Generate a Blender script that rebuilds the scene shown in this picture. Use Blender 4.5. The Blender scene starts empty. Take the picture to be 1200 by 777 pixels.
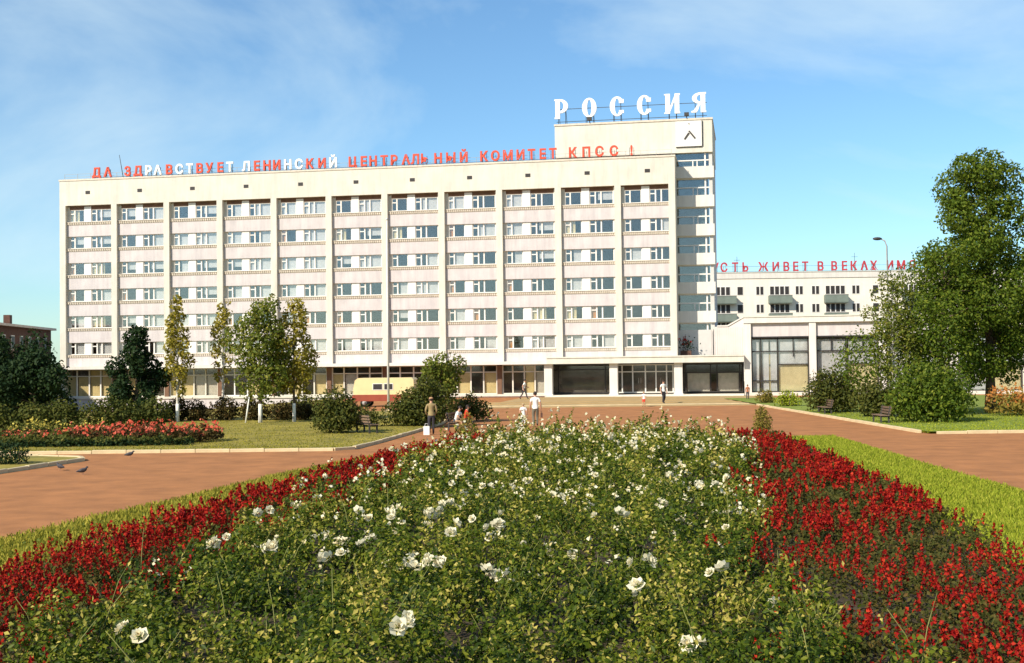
import bpy, bmesh, math, random
import numpy as np
from mathutils import Vector, Matrix

random.seed(7)
RNG = np.random.default_rng(11)
SC = bpy.context.scene
COL = SC.collection

# ------------------------------------------------------------------ camera, sky, sun, exposure
EYE = 3.3
PITCH, ROLL = 0.0243285, 0.0120
cam_d = bpy.data.cameras.new('camera')
cam_d.sensor_width = 36.0
cam_d.lens = 45.0
cam_d.clip_start = 0.1
cam_d.clip_end = 9000.0
cam = bpy.data.objects.new('camera', cam_d)
COL.objects.link(cam)
_cr, _sr, _cp, _sp = math.cos(ROLL), math.sin(ROLL), math.cos(PITCH), math.sin(PITCH)
_R = Matrix(((_cr, _sr, 0), (_sr * _sp, -_cr * _sp, -_cp), (-_sr * _cp, _cr * _cp, -_sp)))
cam.matrix_world = Matrix.Translation((0, 0, EYE)) @ _R.to_4x4()
SC.camera = cam

SUN_DIR = Vector((-0.575, -0.585, 0.565)).normalized()       # towards the sun
SUN_EL = math.asin(SUN_DIR.z)
SUN_AZ = math.atan2(SUN_DIR.x, SUN_DIR.y)
world = bpy.data.worlds.new('World')
SC.world = world
world.use_nodes = True
wn = world.node_tree.nodes
wl = world.node_tree.links
wn.clear()
w_out = wn.new('ShaderNodeOutputWorld')
w_bg = wn.new('ShaderNodeBackground')
w_bg.inputs['Strength'].default_value = 0.105
sky = wn.new('ShaderNodeTexSky')
sky.sky_type = 'NISHITA'
sky.sun_disc = False
sky.sun_elevation = SUN_EL
sky.sun_rotation = SUN_AZ
sky.altitude = 200.0
sky.air_density = 1.0
sky.dust_density = 0.3
sky.ozone_density = 2.2
tc = wn.new('ShaderNodeTexCoord')
mp = wn.new('ShaderNodeMapping')
mp.inputs['Location'].default_value = (7.2, 4.0, 0.5)
mp.inputs['Scale'].default_value = (1.0, 1.0, 2.0)
nz = wn.new('ShaderNodeTexNoise')
nz.inputs['Scale'].default_value = 2.3
nz.inputs['Detail'].default_value = 7.0
nz.inputs['Roughness'].default_value = 0.55
nz.inputs['Distortion'].default_value = 0.5
rmp = wn.new('ShaderNodeValToRGB')
rmp.color_ramp.elements[0].position = 0.47
rmp.color_ramp.elements[0].color = (0, 0, 0, 1)
rmp.color_ramp.elements[1].position = 0.70
rmp.color_ramp.elements[1].color = (0.72, 0.72, 0.72, 1)
tintn = wn.new('ShaderNodeMix')
tintn.data_type = 'RGBA'
tintn.blend_type = 'MULTIPLY'
tintn.inputs['Factor'].default_value = 1.0
tintn.inputs['B'].default_value = (0.76, 1.0, 1.12, 1)
mixn = wn.new('ShaderNodeMix')
mixn.data_type = 'RGBA'
mixn.inputs['B'].default_value = (5.6, 6.9, 7.4, 1)
wl.new(tc.outputs['Generated'], mp.inputs['Vector'])
wl.new(mp.outputs['Vector'], nz.inputs['Vector'])
wl.new(nz.outputs['Fac'], rmp.inputs['Fac'])
wl.new(sky.outputs['Color'], tintn.inputs['A'])
wl.new(rmp.outputs['Color'], mixn.inputs['Factor'])
wl.new(tintn.outputs['Result'], mixn.inputs['A'])
wl.new(mixn.outputs['Result'], w_bg.inputs['Color'])
wl.new(w_bg.outputs['Background'], w_out.inputs['Surface'])

sun_d = bpy.data.lights.new('sun', 'SUN')
sun_d.energy = 4.9
sun_d.angle = math.radians(0.53)
sun_d.color = (1.0, 0.925, 0.80)
sun = bpy.data.objects.new('sun', sun_d)
COL.objects.link(sun)
sun.rotation_euler = (-SUN_DIR).to_track_quat('-Z', 'Y').to_euler()

SC.view_settings.view_transform = 'Standard'
SC.view_settings.look = 'None'
SC.view_settings.exposure = 0.42
SC.view_settings.gamma = 1.0

# ------------------------------------------------------------------ materials
MATS = {}


def mat(name, col, rough=0.8, var=0.12, scale=3.0, bump=0.0, bscale=40.0, spec=0.3, metal=0.0, col2=None, stain=0.0):
    """principled surface whose colour wanders a little with object-space noise"""
    m = bpy.data.materials.new(name)
    m.use_nodes = True
    nt = m.node_tree
    b = nt.nodes['Principled BSDF']
    b.inputs['Roughness'].default_value = rough
    b.inputs['Specular IOR Level'].default_value = spec
    b.inputs['Metallic'].default_value = metal
    t = nt.nodes.new('ShaderNodeTexCoord')
    n = nt.nodes.new('ShaderNodeTexNoise')
    n.inputs['Scale'].default_value = scale
    n.inputs['Detail'].default_value = 6
    n.inputs['Roughness'].default_value = 0.6
    r = nt.nodes.new('ShaderNodeValToRGB')
    c2 = col2 if col2 else tuple(min(1, c * (1 + var)) for c in col)
    c1 = tuple(c * (1 - var) for c in col)
    r.color_ramp.elements[0].position = 0.32
    r.color_ramp.elements[1].position = 0.68
    r.color_ramp.elements[0].color = (*c1, 1)
    r.color_ramp.elements[1].color = (*c2, 1)
    nt.links.new(t.outputs['Object'], n.inputs['Vector'])
    nt.links.new(n.outputs['Fac'], r.inputs['Fac'])
    nt.links.new(r.outputs['Color'], b.inputs['Base Color'])
    if stain:
        mpg = nt.nodes.new('ShaderNodeMapping')
        mpg.inputs['Scale'].default_value = (1.6, 1.6, 0.16)
        n3 = nt.nodes.new('ShaderNodeTexNoise')
        n3.inputs['Scale'].default_value = 1.3
        n3.inputs['Detail'].default_value = 8
        n3.inputs['Roughness'].default_value = 0.7
        r3 = nt.nodes.new('ShaderNodeValToRGB')
        r3.color_ramp.elements[0].position = 0.36
        r3.color_ramp.elements[1].position = 0.60
        r3.color_ramp.elements[0].color = (1 - stain, 1 - stain, 1 - stain * .9, 1)
        r3.color_ramp.elements[1].color = (1, 1, 1, 1)
        mm = nt.nodes.new('ShaderNodeMix')
        mm.data_type = 'RGBA'
        mm.blend_type = 'MULTIPLY'
        mm.inputs['Factor'].default_value = 1.0
        gm = nt.nodes.new('ShaderNodeNewGeometry')
        nt.links.new(gm.outputs['Position'], mpg.inputs['Vector'])
        nt.links.new(mpg.outputs['Vector'], n3.inputs['Vector'])
        nt.links.new(n3.outputs['Fac'], r3.inputs['Fac'])
        nt.links.new(r.outputs['Color'], mm.inputs['A'])
        nt.links.new(r3.outputs['Color'], mm.inputs['B'])
        nt.links.new(mm.outputs['Result'], b.inputs['Base Color'])
    if bump:
        n2 = nt.nodes.new('ShaderNodeTexNoise')
        n2.inputs['Scale'].default_value = bscale
        n2.inputs['Detail'].default_value = 4
        bp = nt.nodes.new('ShaderNodeBump')
        bp.inputs['Strength'].default_value = bump
        bp.inputs['Distance'].default_value = 0.02
        nt.links.new(t.outputs['Object'], n2.inputs['Vector'])
        nt.links.new(n2.outputs['Fac'], bp.inputs['Height'])
        nt.links.new(bp.outputs['Normal'], b.inputs['Normal'])
    MATS[name] = m
    return m


def leaf_mat(name, cols, rough=0.55, trans=0.35, tcol=None):
    """leaf or petal: colour picked per leaf from its own 'tint' value, some light passing through"""
    m = bpy.data.materials.new(name)
    m.use_nodes = True
    nt = m.node_tree
    b = nt.nodes['Principled BSDF']
    b.inputs['Roughness'].default_value = rough
    b.inputs['Specular IOR Level'].default_value = 0.12
    a = nt.nodes.new('ShaderNodeAttribute')
    a.attribute_name = 'tint'
    r = nt.nodes.new('ShaderNodeValToRGB')
    els = r.color_ramp.elements
    while len(els) < len(cols):
        els.new(0.5)
    for i, c in enumerate(cols):
        els[i].position = i / max(1, len(cols) - 1)
        els[i].color = (*c, 1)
    tr = nt.nodes.new('ShaderNodeBsdfTranslucent')
    mx = nt.nodes.new('ShaderNodeMixShader')
    mx.inputs[0].default_value = trans
    nt.links.new(a.outputs['Fac'], r.inputs['Fac'])
    nt.links.new(r.outputs['Color'], b.inputs['Base Color'])
    nt.links.new(r.outputs['Color'], tr.inputs['Color'])
    nt.links.new(b.outputs['BSDF'], mx.inputs[1])
    nt.links.new(tr.outputs['BSDF'], mx.inputs[2])
    nt.links.new(mx.outputs[0], nt.nodes['Material Output'].inputs['Surface'])
    MATS[name] = m
    return m


def glass_mat(name, tint, refl=0.12):
    m = bpy.data.materials.new(name)
    m.use_nodes = True
    nt = m.node_tree
    nt.nodes.remove(nt.nodes['Principled BSDF'])
    tr = nt.nodes.new('ShaderNodeBsdfTransparent')
    tr.inputs['Color'].default_value = (*tint, 1)
    gl = nt.nodes.new('ShaderNodeBsdfGlossy')
    gl.inputs['Roughness'].default_value = 0.04
    gl.inputs['Color'].default_value = (0.95, 0.95, 0.95, 1)
    lw = nt.nodes.new('ShaderNodeLayerWeight')
    lw.inputs['Blend'].default_value = 0.15
    mr = nt.nodes.new('ShaderNodeMapRange')
    mr.inputs['To Min'].default_value = refl
    mr.inputs['To Max'].default_value = 0.5
    mx = nt.nodes.new('ShaderNodeMixShader')
    nt.links.new(lw.outputs['Facing'], mr.inputs['Value'])
    nt.links.new(mr.outputs['Result'], mx.inputs[0])
    nt.links.new(tr.outputs[0], mx.inputs[1])
    nt.links.new(gl.outputs[0], mx.inputs[2])
    nt.links.new(mx.outputs[0], nt.nodes['Material Output'].inputs['Surface'])
    MATS[name] = m
    return m


CREAM = mat('cream_render', (0.65, 0.60, 0.50), 0.85, 0.07, 0.6, 0.15, 30, stain=0.14)
PALE = mat('pale_cladding', (0.58, 0.52, 0.495), 0.85, 0.06, 0.8, 0.2, 25, stain=0.16)
BAND = mat('brick_sill', (0.60, 0.52, 0.42), 0.9, 0.12, 4.0)
WHITE = mat('white_render', (0.68, 0.63, 0.56), 0.8, 0.05, 0.8, 0.1, 30, stain=0.13)
TRIM = mat('white_paint', (0.72, 0.68, 0.62), 0.5, 0.04, 2.0)
LINKW = mat('ribbed_white_panel', (0.64, 0.57, 0.52), 0.8, 0.06, 1.2)
GREYW = mat('grey_tower_render', (0.55, 0.52, 0.48), 0.85, 0.08, 1.0)
DARKIN = mat('room_wall_dimness', (0.10, 0.095, 0.09), 0.9, 0.4, 0.6)  # dimness of the rooms and lobby put into the wall colour
DARKMET = mat('dark_mullion', (0.035, 0.030, 0.028), 0.5, 0.2, 4.0)
BROWN = mat('brown_pier_recess_shade', (0.16, 0.085, 0.05), 0.8, 0.2, 2.0)  # pier brown, also painted shade on the top lintels
CURT = mat('sheer_curtain', (0.56, 0.53, 0.50), 0.9, 0.12, 3.0)
CURTY = mat('cream_curtain', (0.66, 0.54, 0.30), 0.9, 0.12, 2.0)
CURTO = mat('orange_curtain', (0.55, 0.22, 0.05), 0.9, 0.12, 2.0)
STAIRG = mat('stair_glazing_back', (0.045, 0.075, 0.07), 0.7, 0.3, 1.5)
RED = mat('red_letter_paint', (0.62, 0.075, 0.035), 0.55, 0.2, 1.5)
WHITEL = mat('white_letter_paint', (0.85, 0.83, 0.78), 0.5, 0.05, 1.5)
IRON = mat('dark_iron', (0.05, 0.045, 0.04), 0.6, 0.2, 8.0)
GALV = mat('galvanised_steel', (0.33, 0.31, 0.28), 0.5, 0.1, 4.0)
ASPH = mat('red_brown_plaza', (0.375, 0.155, 0.052), 0.92, 0.20, 0.9, 0.6, 35)
APRON = mat('tan_paving', (0.40, 0.27, 0.12), 0.92, 0.14, 0.8, 0.3, 30)
KERB = mat('pale_kerb_stone', (0.60, 0.47, 0.27), 0.9, 0.16, 1.5, 0.3, 30)
EARTH = mat('dark_soil', (0.06, 0.042, 0.022), 0.95, 0.3, 2.0, 0.6, 20)
GROUND = mat('dusty_ground', (0.16, 0.14, 0.07), 0.95, 0.25, 0.05)
LAWNM = mat('lawn_turf', (0.22, 0.19, 0.034), 0.95, 0.3, 0.5, 0.6, 40, col2=(0.36, 0.28, 0.05))
LAWNG = mat('green_turf', (0.19, 0.23, 0.03), 0.95, 0.25, 0.6, 0.6, 40)
BARK = mat('brown_bark', (0.12, 0.085, 0.055), 0.95, 0.3, 6.0, 0.5, 20)
BIRCH = mat('birch_bark', (0.55, 0.50, 0.42), 0.85, 0.35, 5.0)
LIME = mat('whitewashed_bark', (0.78, 0.75, 0.66), 0.9, 0.08, 3.0)
DKBRICK = mat('dark_brown_brick', (0.10, 0.05, 0.035), 0.9, 0.25, 2.0)
ROOFP = mat('pale_roof_sheet', (0.55, 0.48, 0.42), 0.7, 0.1, 1.0)
FARW = mat('far_cream_wall', (0.80, 0.72, 0.60), 0.85, 0.05, 0.4, stain=0.08)
BALC = mat('grey_green_balcony', (0.16, 0.19, 0.16), 0.8, 0.15, 1.0)
WOOD = mat('weathered_wood', (0.17, 0.11, 0.07), 0.85, 0.25, 6.0)
VANC = mat('cream_van_paint', (0.70, 0.56, 0.28), 0.4, 0.05, 2.0, spec=0.5)
VANR = mat('red_van_paint', (0.27, 0.05, 0.02), 0.45, 0.1, 2.0, spec=0.5)
RUB = mat('black_rubber', (0.025, 0.025, 0.025), 0.85, 0.2, 5.0)
SKIN = mat('skin', (0.50, 0.27, 0.17), 0.6, 0.06, 6.0)
BIRDM = mat('slate_feathers', (0.06, 0.055, 0.06), 0.7, 0.35, 18.0)
GLASS = glass_mat('window_glass', (0.95, 0.96, 0.96), 0.10)
GLASSD = glass_mat('shop_glass', (0.93, 0.92, 0.88), 0.04)

L_ROSE = leaf_mat('rose_leaf', [(0.022, 0.042, 0.005), (0.078, 0.115, 0.009), (0.195, 0.205, 0.018), (0.56, 0.45, 0.11)], 0.45, 0.35)
L_SALL = leaf_mat('salvia_leaf', [(0.035, 0.045, 0.010), (0.085, 0.085, 0.016), (0.15, 0.085, 0.024)], 0.6, 0.3)
L_RED = leaf_mat('salvia_petal', [(0.11, 0.004, 0.005), (0.32, 0.009, 0.007), (0.58, 0.045, 0.016)], 0.6, 0.3)
L_GRASS = leaf_mat('grass_blade', [(0.17, 0.17, 0.018), (0.30, 0.27, 0.032), (0.46, 0.37, 0.06)], 0.7, 0.35)
L_GRASSG = leaf_mat('green_grass_blade', [(0.19, 0.24, 0.016), (0.32, 0.36, 0.028), (0.46, 0.44, 0.055)], 0.7, 0.4)
L_TREE = leaf_mat('tree_leaf', [(0.040, 0.078, 0.008), (0.115, 0.165, 0.015), (0.28, 0.30, 0.035)], 0.5, 0.45)
L_BIRCH = leaf_mat('yellowing_birch_leaf', [(0.16, 0.15, 0.015), (0.34, 0.28, 0.035), (0.60, 0.45, 0.08)], 0.55, 0.4)
L_MID = leaf_mat('mid_green_leaf', [(0.07, 0.105, 0.014), (0.16, 0.185, 0.025), (0.36, 0.31, 0.055)], 0.55, 0.4)
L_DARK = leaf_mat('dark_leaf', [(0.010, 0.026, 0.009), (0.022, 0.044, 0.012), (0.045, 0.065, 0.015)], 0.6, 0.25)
L_SHRUB = leaf_mat('shrub_leaf', [(0.035, 0.048, 0.010), (0.085, 0.095, 0.016), (0.17, 0.145, 0.026)], 0.55, 0.3)
L_HEDGE = leaf_mat('hedge_leaf', [(0.045, 0.058, 0.010), (0.085, 0.095, 0.016), (0.16, 0.14, 0.026)], 0.6, 0.3)
L_RUST = leaf_mat('russet_hedge_leaf', [(0.035, 0.035, 0.010), (0.07, 0.05, 0.014), (0.13, 0.075, 0.02)], 0.6, 0.3)
L_YEL = leaf_mat('yellow_petal', [(0.50, 0.36, 0.05), (0.65, 0.55, 0.12)], 0.6, 0.3)
L_CORAL = leaf_mat('coral_petal', [(0.50, 0.05, 0.02), (0.62, 0.11, 0.06), (0.70, 0.20, 0.12)], 0.6, 0.3)
L_ORG = leaf_mat('orange_petal', [(0.40, 0.12, 0.02), (0.50, 0.20, 0.05), (0.30, 0.22, 0.08)], 0.6, 0.3)
L_WHITE = leaf_mat('white_petal', [(0.60, 0.48, 0.22), (0.80, 0.71, 0.46), (0.86, 0.80, 0.60)], 0.6, 0.25)
L_OCHRE = leaf_mat('ochre_conifer_leaf', [(0.11, 0.10, 0.015), (0.22, 0.17, 0.03), (0.34, 0.22, 0.05)], 0.7, 0.25)


# ------------------------------------------------------------------ object helpers
def tag(o, label=None, cat=None, group=None, kind=None):
    if label:
        o['label'] = label
    if cat:
        o['category'] = cat
    if group:
        o['group'] = group
    if kind:
        o['kind'] = kind
    return o


def empty(name, loc=(0, 0, 0), rz=0.0, label=None, cat=None, group=None):
    o = bpy.data.objects.new(name, None)
    o.empty_display_size = 0.2
    COL.objects.link(o)
    o.location = loc
    o.rotation_euler = (0, 0, rz)
    return tag(o, label, cat, group)


def link(name, me, parent=None, loc=None, rot=None):
    o = bpy.data.objects.new(name, me)
    COL.objects.link(o)
    if parent is not None:
        o.parent = parent
    if loc is not None:
        o.location = loc
    if rot is not None:
        o.rotation_euler = rot
    return o


def copy_tree(o, parent=None, label=None):
    c = o.copy()
    COL.objects.link(c)
    if parent is not None:
        c.parent = parent
    if label:
        c['label'] = label
    for ch in list(o.children):
        copy_tree(ch, c)
    return c


class MB:
    """collects faces for one mesh object"""

    def __init__(self):
        self.v, self.f, self.m, self.s = [], [], [], []

    def add(self, vs, fs, mi=0, smooth=False):
        o = len(self.v)
        self.v += [tuple(p) for p in vs]
        for q in fs:
            self.f.append(tuple(i + o for i in q))
            self.m.append(mi)
            self.s.append(smooth)
        return self

    def box(self, x0, x1, y0, y1, z0, z1, mi=0):
        if x0 > x1: x0, x1 = x1, x0
        if y0 > y1: y0, y1 = y1, y0
        vs = [(x0, y0, z0), (x1, y0, z0), (x1, y1, z0), (x0, y1, z0), (x0, y0, z1), (x1, y0, z1), (x1, y1, z1), (x0, y1, z1)]
        return self.add(vs, [(0, 3, 2, 1), (4, 5, 6, 7), (0, 1, 5, 4), (1, 2, 6, 5), (2, 3, 7, 6), (3, 0, 4, 7)], mi)

    def bevbox(self, x0, x1, y0, y1, z0, z1, b=0.02, mi=0):
        """box with its upper edges chamfered"""
        vs = [(x0, y0, z0), (x1, y0, z0), (x1, y1, z0), (x0, y1, z0), (x0, y0, z1 - b), (x1, y0, z1 - b), (x1, y1, z1 - b), (x0, y1, z1 - b),
              (x0 + b, y0 + b, z1), (x1 - b, y0 + b, z1), (x1 - b, y1 - b, z1), (x0 + b, y1 - b, z1)]
        fs = [(0, 3, 2, 1), (8, 9, 10, 11)]
        for i in range(4):
            j = (i + 1) % 4
            fs += [(i, j, 4 + j, 4 + i), (4 + i, 4 + j, 8 + j, 8 + i)]
        return self.add(vs, fs, mi)

    def tube(self, pts, rs, seg=6, mi=0, cap=True, smooth=True):
        pts = [Vector(p) for p in pts]
        vs, fs = [], []
        n = len(pts)
        for k, p in enumerate(pts):
            d = (pts[min(n - 1, k + 1)] - pts[max(0, k - 1)])
            if d.length < 1e-9:
                d = Vector((0, 0, 1))
            d.normalize()
            a = d.orthogonal().normalized() if abs(d.z) > 0.95 else d.cross(Vector((0, 0, 1))).normalized()
            if abs(d.z) > 0.95:
                a = Vector((1, 0, 0)) - d * d.x
                a.normalize()
            b = d.cross(a)
            r = rs[k] if hasattr(rs, '__len__') else rs
            for i in range(seg):
                t = 2 * math.pi * i / seg
                vs.append(p + (a * math.cos(t) + b * math.sin(t)) * r)
        for k in range(n - 1):
            for i in range(seg):
                j = (i + 1) % seg
                fs.append((k * seg + i, k * seg + j, (k + 1) * seg + j, (k + 1) * seg + i))
        if cap:
            fs.append(tuple(reversed(range(seg))))
            fs.append(tuple((n - 1) * seg + i for i in range(seg)))
        return self.add(vs, fs, mi, smooth)

    def prism(self, poly, axis, a0, a1, mi=0):
        """extrude a 2-D polygon along axis x, y or z"""
        n = len(poly)

        def P(p, a):
            return {'x': (a, p[0], p[1]), 'y': (p[0], a, p[1]), 'z': (p[0], p[1], a)}[axis]
        vs = [P(p, a0) for p in poly] + [P(p, a1) for p in poly]
        fs = [tuple(range(n)), tuple(range(2 * n - 1, n - 1, -1))]
        fs += [(i, i + n, (i + 1) % n + n, (i + 1) % n) for i in range(n)]
        return self.add(vs, fs, mi)

    def ball(self, c, r, seg=8, rings=5, mi=0):
        c = Vector(c)
        r = r if hasattr(r, '__len__') else (r, r, r)
        vs, fs = [c + Vector((0, 0, r[2]))], []
        for k in range(1, rings):
            th = math.pi * k / rings
            for i in range(seg):
                t = 2 * math.pi * i / seg
                vs.append(c + Vector((r[0] * math.sin(th) * math.cos(t), r[1] * math.sin(th) * math.sin(t), r[2] * math.cos(th))))
        vs.append(c - Vector((0, 0, r[2])))
        for i in range(seg):
            j = (i + 1) % seg
            fs.append((0, 1 + i, 1 + j))
            for k in range(rings - 2):
                fs.append((1 + k * seg + i, 1 + (k + 1) * seg + i, 1 + (k + 1) * seg + j, 1 + k * seg + j))
            fs.append((len(vs) - 1, 1 + (rings - 2) * seg + j, 1 + (rings - 2) * seg + i))
        return self.add(vs, fs, mi, True)

    def mesh(self, name, mats, fix=True):
        me = bpy.data.meshes.new(name)
        me.from_pydata(self.v, [], self.f)
        for m in (mats if isinstance(mats, (list, tuple)) else [mats]):
            me.materials.append(m)
        me.polygons.foreach_set('material_index', self.m)
        me.polygons.foreach_set('use_smooth', self.s)
        if fix:
            bm = bmesh.new()
            bm.from_mesh(me)
            bmesh.ops.recalc_face_normals(bm, faces=bm.faces)
            bm.to_mesh(me)
            bm.free()
        me.update()
        return me

    def build(self, name, mats, parent=None, loc=None, rot=None):
        return link(name, self.mesh(name, mats), parent, loc, rot)


def smooth01(t):
    t = np.clip(t, 0, 1)
    return t * t * (3 - 2 * t)


def gz(x, y):
    """height of the ground: the plaza is level, the far left sinks towards the hotel"""
    return -1.1 * smooth01((np.asarray(y, float) - 70) / 35) * smooth01((-np.asarray(x, float) - 14) / 20)


def leaf_arrays(P, N, size, asp=0.55, fold=0.18, jitter=0.9, rng=RNG):
    """four-cornered folded leaves at points P, their faces turned roughly along N"""
    n = len(P)
    nn = N + rng.normal(size=(n, 3)) * jitter
    nn /= np.linalg.norm(nn, axis=1)[:, None] + 1e-9
    a = rng.normal(size=(n, 3))
    a -= (a * nn).sum(1)[:, None] * nn
    a /= np.linalg.norm(a, axis=1)[:, None] + 1e-9
    b = np.cross(nn, a)
    s = np.broadcast_to(np.asarray(size, float), (n,)) * rng.uniform(0.7, 1.3, n)
    s = s[:, None]
    V = np.empty((n, 4, 3))
    V[:, 0] = P - a * s * 0.5
    V[:, 1] = P + b * s * asp * 0.5 + nn * s * fold
    V[:, 2] = P + a * s * 0.5
    V[:, 3] = P - b * s * asp * 0.5 + nn * s * fold
    return V.reshape(-1, 3)


def quad_mesh(name, V, mats, tint, midx=None, tri=False):
    """V: 4 corners per leaf -> two triangles each"""
    n = len(V) // 4
    base = (np.arange(n) * 4)[:, None]
    F = np.concatenate([base + np.array([[0, 1, 2]]), base + np.array([[0, 2, 3]])], axis=1).reshape(-1, 3)
    me = bpy.data.meshes.new(name)
    me.vertices.add(len(V))
    me.vertices.foreach_set('co', np.ascontiguousarray(V, dtype=np.float32).ravel())
    nf = len(F)
    me.loops.add(nf * 3)
    me.loops.foreach_set('vertex_index', F.astype(np.int32).ravel())
    me.polygons.add(nf)
    me.polygons.foreach_set('loop_start', (np.arange(nf) * 3).astype(np.int32))
    me.polygons.foreach_set('loop_total', np.full(nf, 3, np.int32))
    for m in (mats if isinstance(mats, (list, tuple)) else [mats]):
        me.materials.append(m)
    if midx is not None:
        me.polygons.foreach_set('material_index', np.repeat(midx, 2).astype(np.int32))
    at = me.attributes.new('tint', 'FLOAT', 'FACE')
    at.data.foreach_set('value', np.repeat(np.clip(tint, 0, 1), 2).astype(np.float32))
    me.update(calc_edges=True)
    return me


def tints(n, mean=0.42, sd=0.24, rng=RNG):
    return np.clip(rng.normal(mean, sd, n), 0, 1)

# ------------------------------------------------------------------ ground, plaza, lawns
XL = np.array([-3000, -900, -320, -150, -110] + list(range(-90, 91, 3)) + [110, 150, 320, 900, 3000], float)
YL = np.array([-400, -120, -40] + list(range(-18, 163, 3)) + [200, 300, 600, 1500, 5000], float)


def sheet(name, xs, ys, dz, m, kind='structure'):
    mb = MB()
    X, Y = np.meshgrid(xs, ys)
    Z = gz(X, Y) + dz
    nx, ny = len(xs), len(ys)
    mb.v = [tuple(p) for p in np.stack([X, Y, Z], -1).reshape(-1, 3)]
    for j in range(ny - 1):
        for i in range(nx - 1):
            mb.f.append((j * nx + i, j * nx + i + 1, (j + 1) * nx + i + 1, (j + 1) * nx + i))
    mb.m = [0] * len(mb.f)
    mb.s = [False] * len(mb.f)
    return tag(mb.build(name, m), kind=kind)


def rows(name, ys, xl, xr, dz, m, nx=14, skirt=0.0, crown=0.0):
    """sheet whose left and right limits follow functions of y"""
    mb = MB()
    n = nx + 1
    for y in ys:
        for i in range(n):
            x = xl(y) + (xr(y) - xl(y)) * i / nx
            mb.v.append((x, y, float(gz(x, y)) + dz + crown * math.sin(math.pi * i / nx)))
    for j in range(len(ys) - 1):
        for i in range(nx):
            mb.f.append((j * n + i, j * n + i + 1, (j + 1) * n + i + 1, (j + 1) * n + i))
    mb.m = [0] * len(mb.f)
    mb.s = [True] * len(mb.f)
    return tag(mb.build(name, m), kind='structure')


sheet('ground', XL, YL, -0.06, GROUND)
sheet('plaza', np.arange(-90, 91, 3.0), np.arange(-18, 163, 3.0), 0.0, ASPH)


def lerp(tab):
    xs, ys = zip(*tab)
    return lambda y: float(np.interp(y, xs, ys))


LAWN_R = lerp([(49.3, -6.8), (50.0, -6.2), (54, -5.6), (69.7, -3.9), (88, -3.2)])
rows('left_lawn', list(np.concatenate([np.linspace(49.3, 56, 8), np.linspace(58, 88, 16)])), lambda y: -70.0, LAWN_R, 0.10, LAWNM, 26)
RIGHT_L = lerp([(55.5, 18.0), (93, 17.75)])
rows('right_lawn', list(np.linspace(55.6, 108, 18)), RIGHT_L, lambda y: 80.0, 0.10, LAWNG, 16)
# the wedge of lawn at the far left
rows('hotel_lawn', list(np.linspace(88.05, 127, 20)), lambda y: -90.0, lambda y: -17.5, 0.06, LAWNM, 26)
CORN_L = lambda y: -30.0
rows('corner_lawn', list(np.linspace(39.6, 47.0, 9)), CORN_L, lerp([(39.6, -16.4), (45.4, -15.35), (46.0, -15.5), (47.0, -17.4)]), 0.09, LAWNM, 6)

# the long middle bed: turf margins with planted soil between
TURF_L = lerp([(4, -12.2), (24.4, -9.8), (28, -9.2), (31.7, -8.2), (37.9, -7.1), (42.3, -5.9), (55, -2.1)])
TURF_R = lerp([(4, 11.0), (30, 12.2), (37, 12.4), (46.7, 13.0), (54, 13.4)])
SAL_LO = lerp([(5, -8.9), (16, -7.9), (21, -7.2), (26.7, -6.3), (35.5, -5.2), (46.5, -2.8), (50, -2.0)])
SAL_LI = lerp([(5, -5.9), (13.4, -5.3), (18.5, -4.95), (22.6, -4.7), (27.5, -3.9), (35, -2.9), (47, -1.0), (50, -0.5)])
SAL_RO = lerp([(5, 6.6), (18.9, 7.6), (21.5, 7.8), (29.7, 8.8), (33.8, 9.0), (47, 9.9), (51, 10.3)])
SAL_RI = lerp([(5, 3.0), (14, 3.7), (19.4, 3.5), (26.5, 5.5), (34, 6.6), (45, 8.6), (51, 9.4)])
BED_Y = list(np.linspace(3, 53.5, 30))
rows('bed_turf', BED_Y, TURF_L, TURF_R, 0.035, LAWNG, 16)
rows('bed_soil', list(np.linspace(3, 51.2, 28)), lambda y: SAL_LO(y) - 0.12, lambda y: SAL_RO(y) + 0.12, 0.07, EARTH, 14, crown=0.05)


# kerbs: each one a run of separate stones
def kerb_run(name, pts, stone=1.3, w=0.16, h=0.13, m=None):
    root = empty(name, (pts[0][0], pts[0][1], 0))
    tag(root, kind='structure')
    root.location = (0, 0, 0)
    cache = {}
    for (ax, ay), (bx, by) in zip(pts[:-1], pts[1:]):
        L = math.hypot(bx - ax, by - ay)
        n = max(1, round(L / stone))
        s = L / n
        key = round(s, 2)
        if key not in cache:
            mb = MB()
            mb.bevbox(-s / 2 + 0.012, s / 2 - 0.012, -w / 2, w / 2, -0.15, h, 0.018)
            cache[key] = mb.mesh('kerb_stone', m or KERB)
        a = math.atan2(by - ay, bx - ax)
        for k in range(n):
            t = (k + 0.5) / n
            x, y = ax + (bx - ax) * t, ay + (by - ay) * t
            link('kerb_stone', cache[key], root, (x, y, float(gz(x, y)) + random.uniform(-0.012, 0.012)),
                 (random.uniform(-.015, .015), random.uniform(-.008, .008), a + random.uniform(-.008, .008)))
    return root


kerb_run('kerb', [(-36, 49.2), (-6.9, 49.2), (-6.2, 49.9), (-5.6, 54), (-4.65, 62), (-3.9, 69.7), (-3.2, 88)])
kerb_run('kerb', [(-30, 38.8), (-16.35, 39.6), (-15.25, 45.4), (-15.6, 46.2), (-17.4, 47.1), (-30, 47.3)])
kerb_run('kerb', [(60, 55.4), (18.3, 55.4)])
kerb_run('kerb', [(17.85, 56.3), (17.65, 92.5)])

# ------------------------------------------------------------------ the hotel
HX, HY = -46.115, 130.537
HROT = math.atan2(-0.18175658, 0.98334355)
HC, HS = math.cos(HROT), math.sin(HROT)


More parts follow.
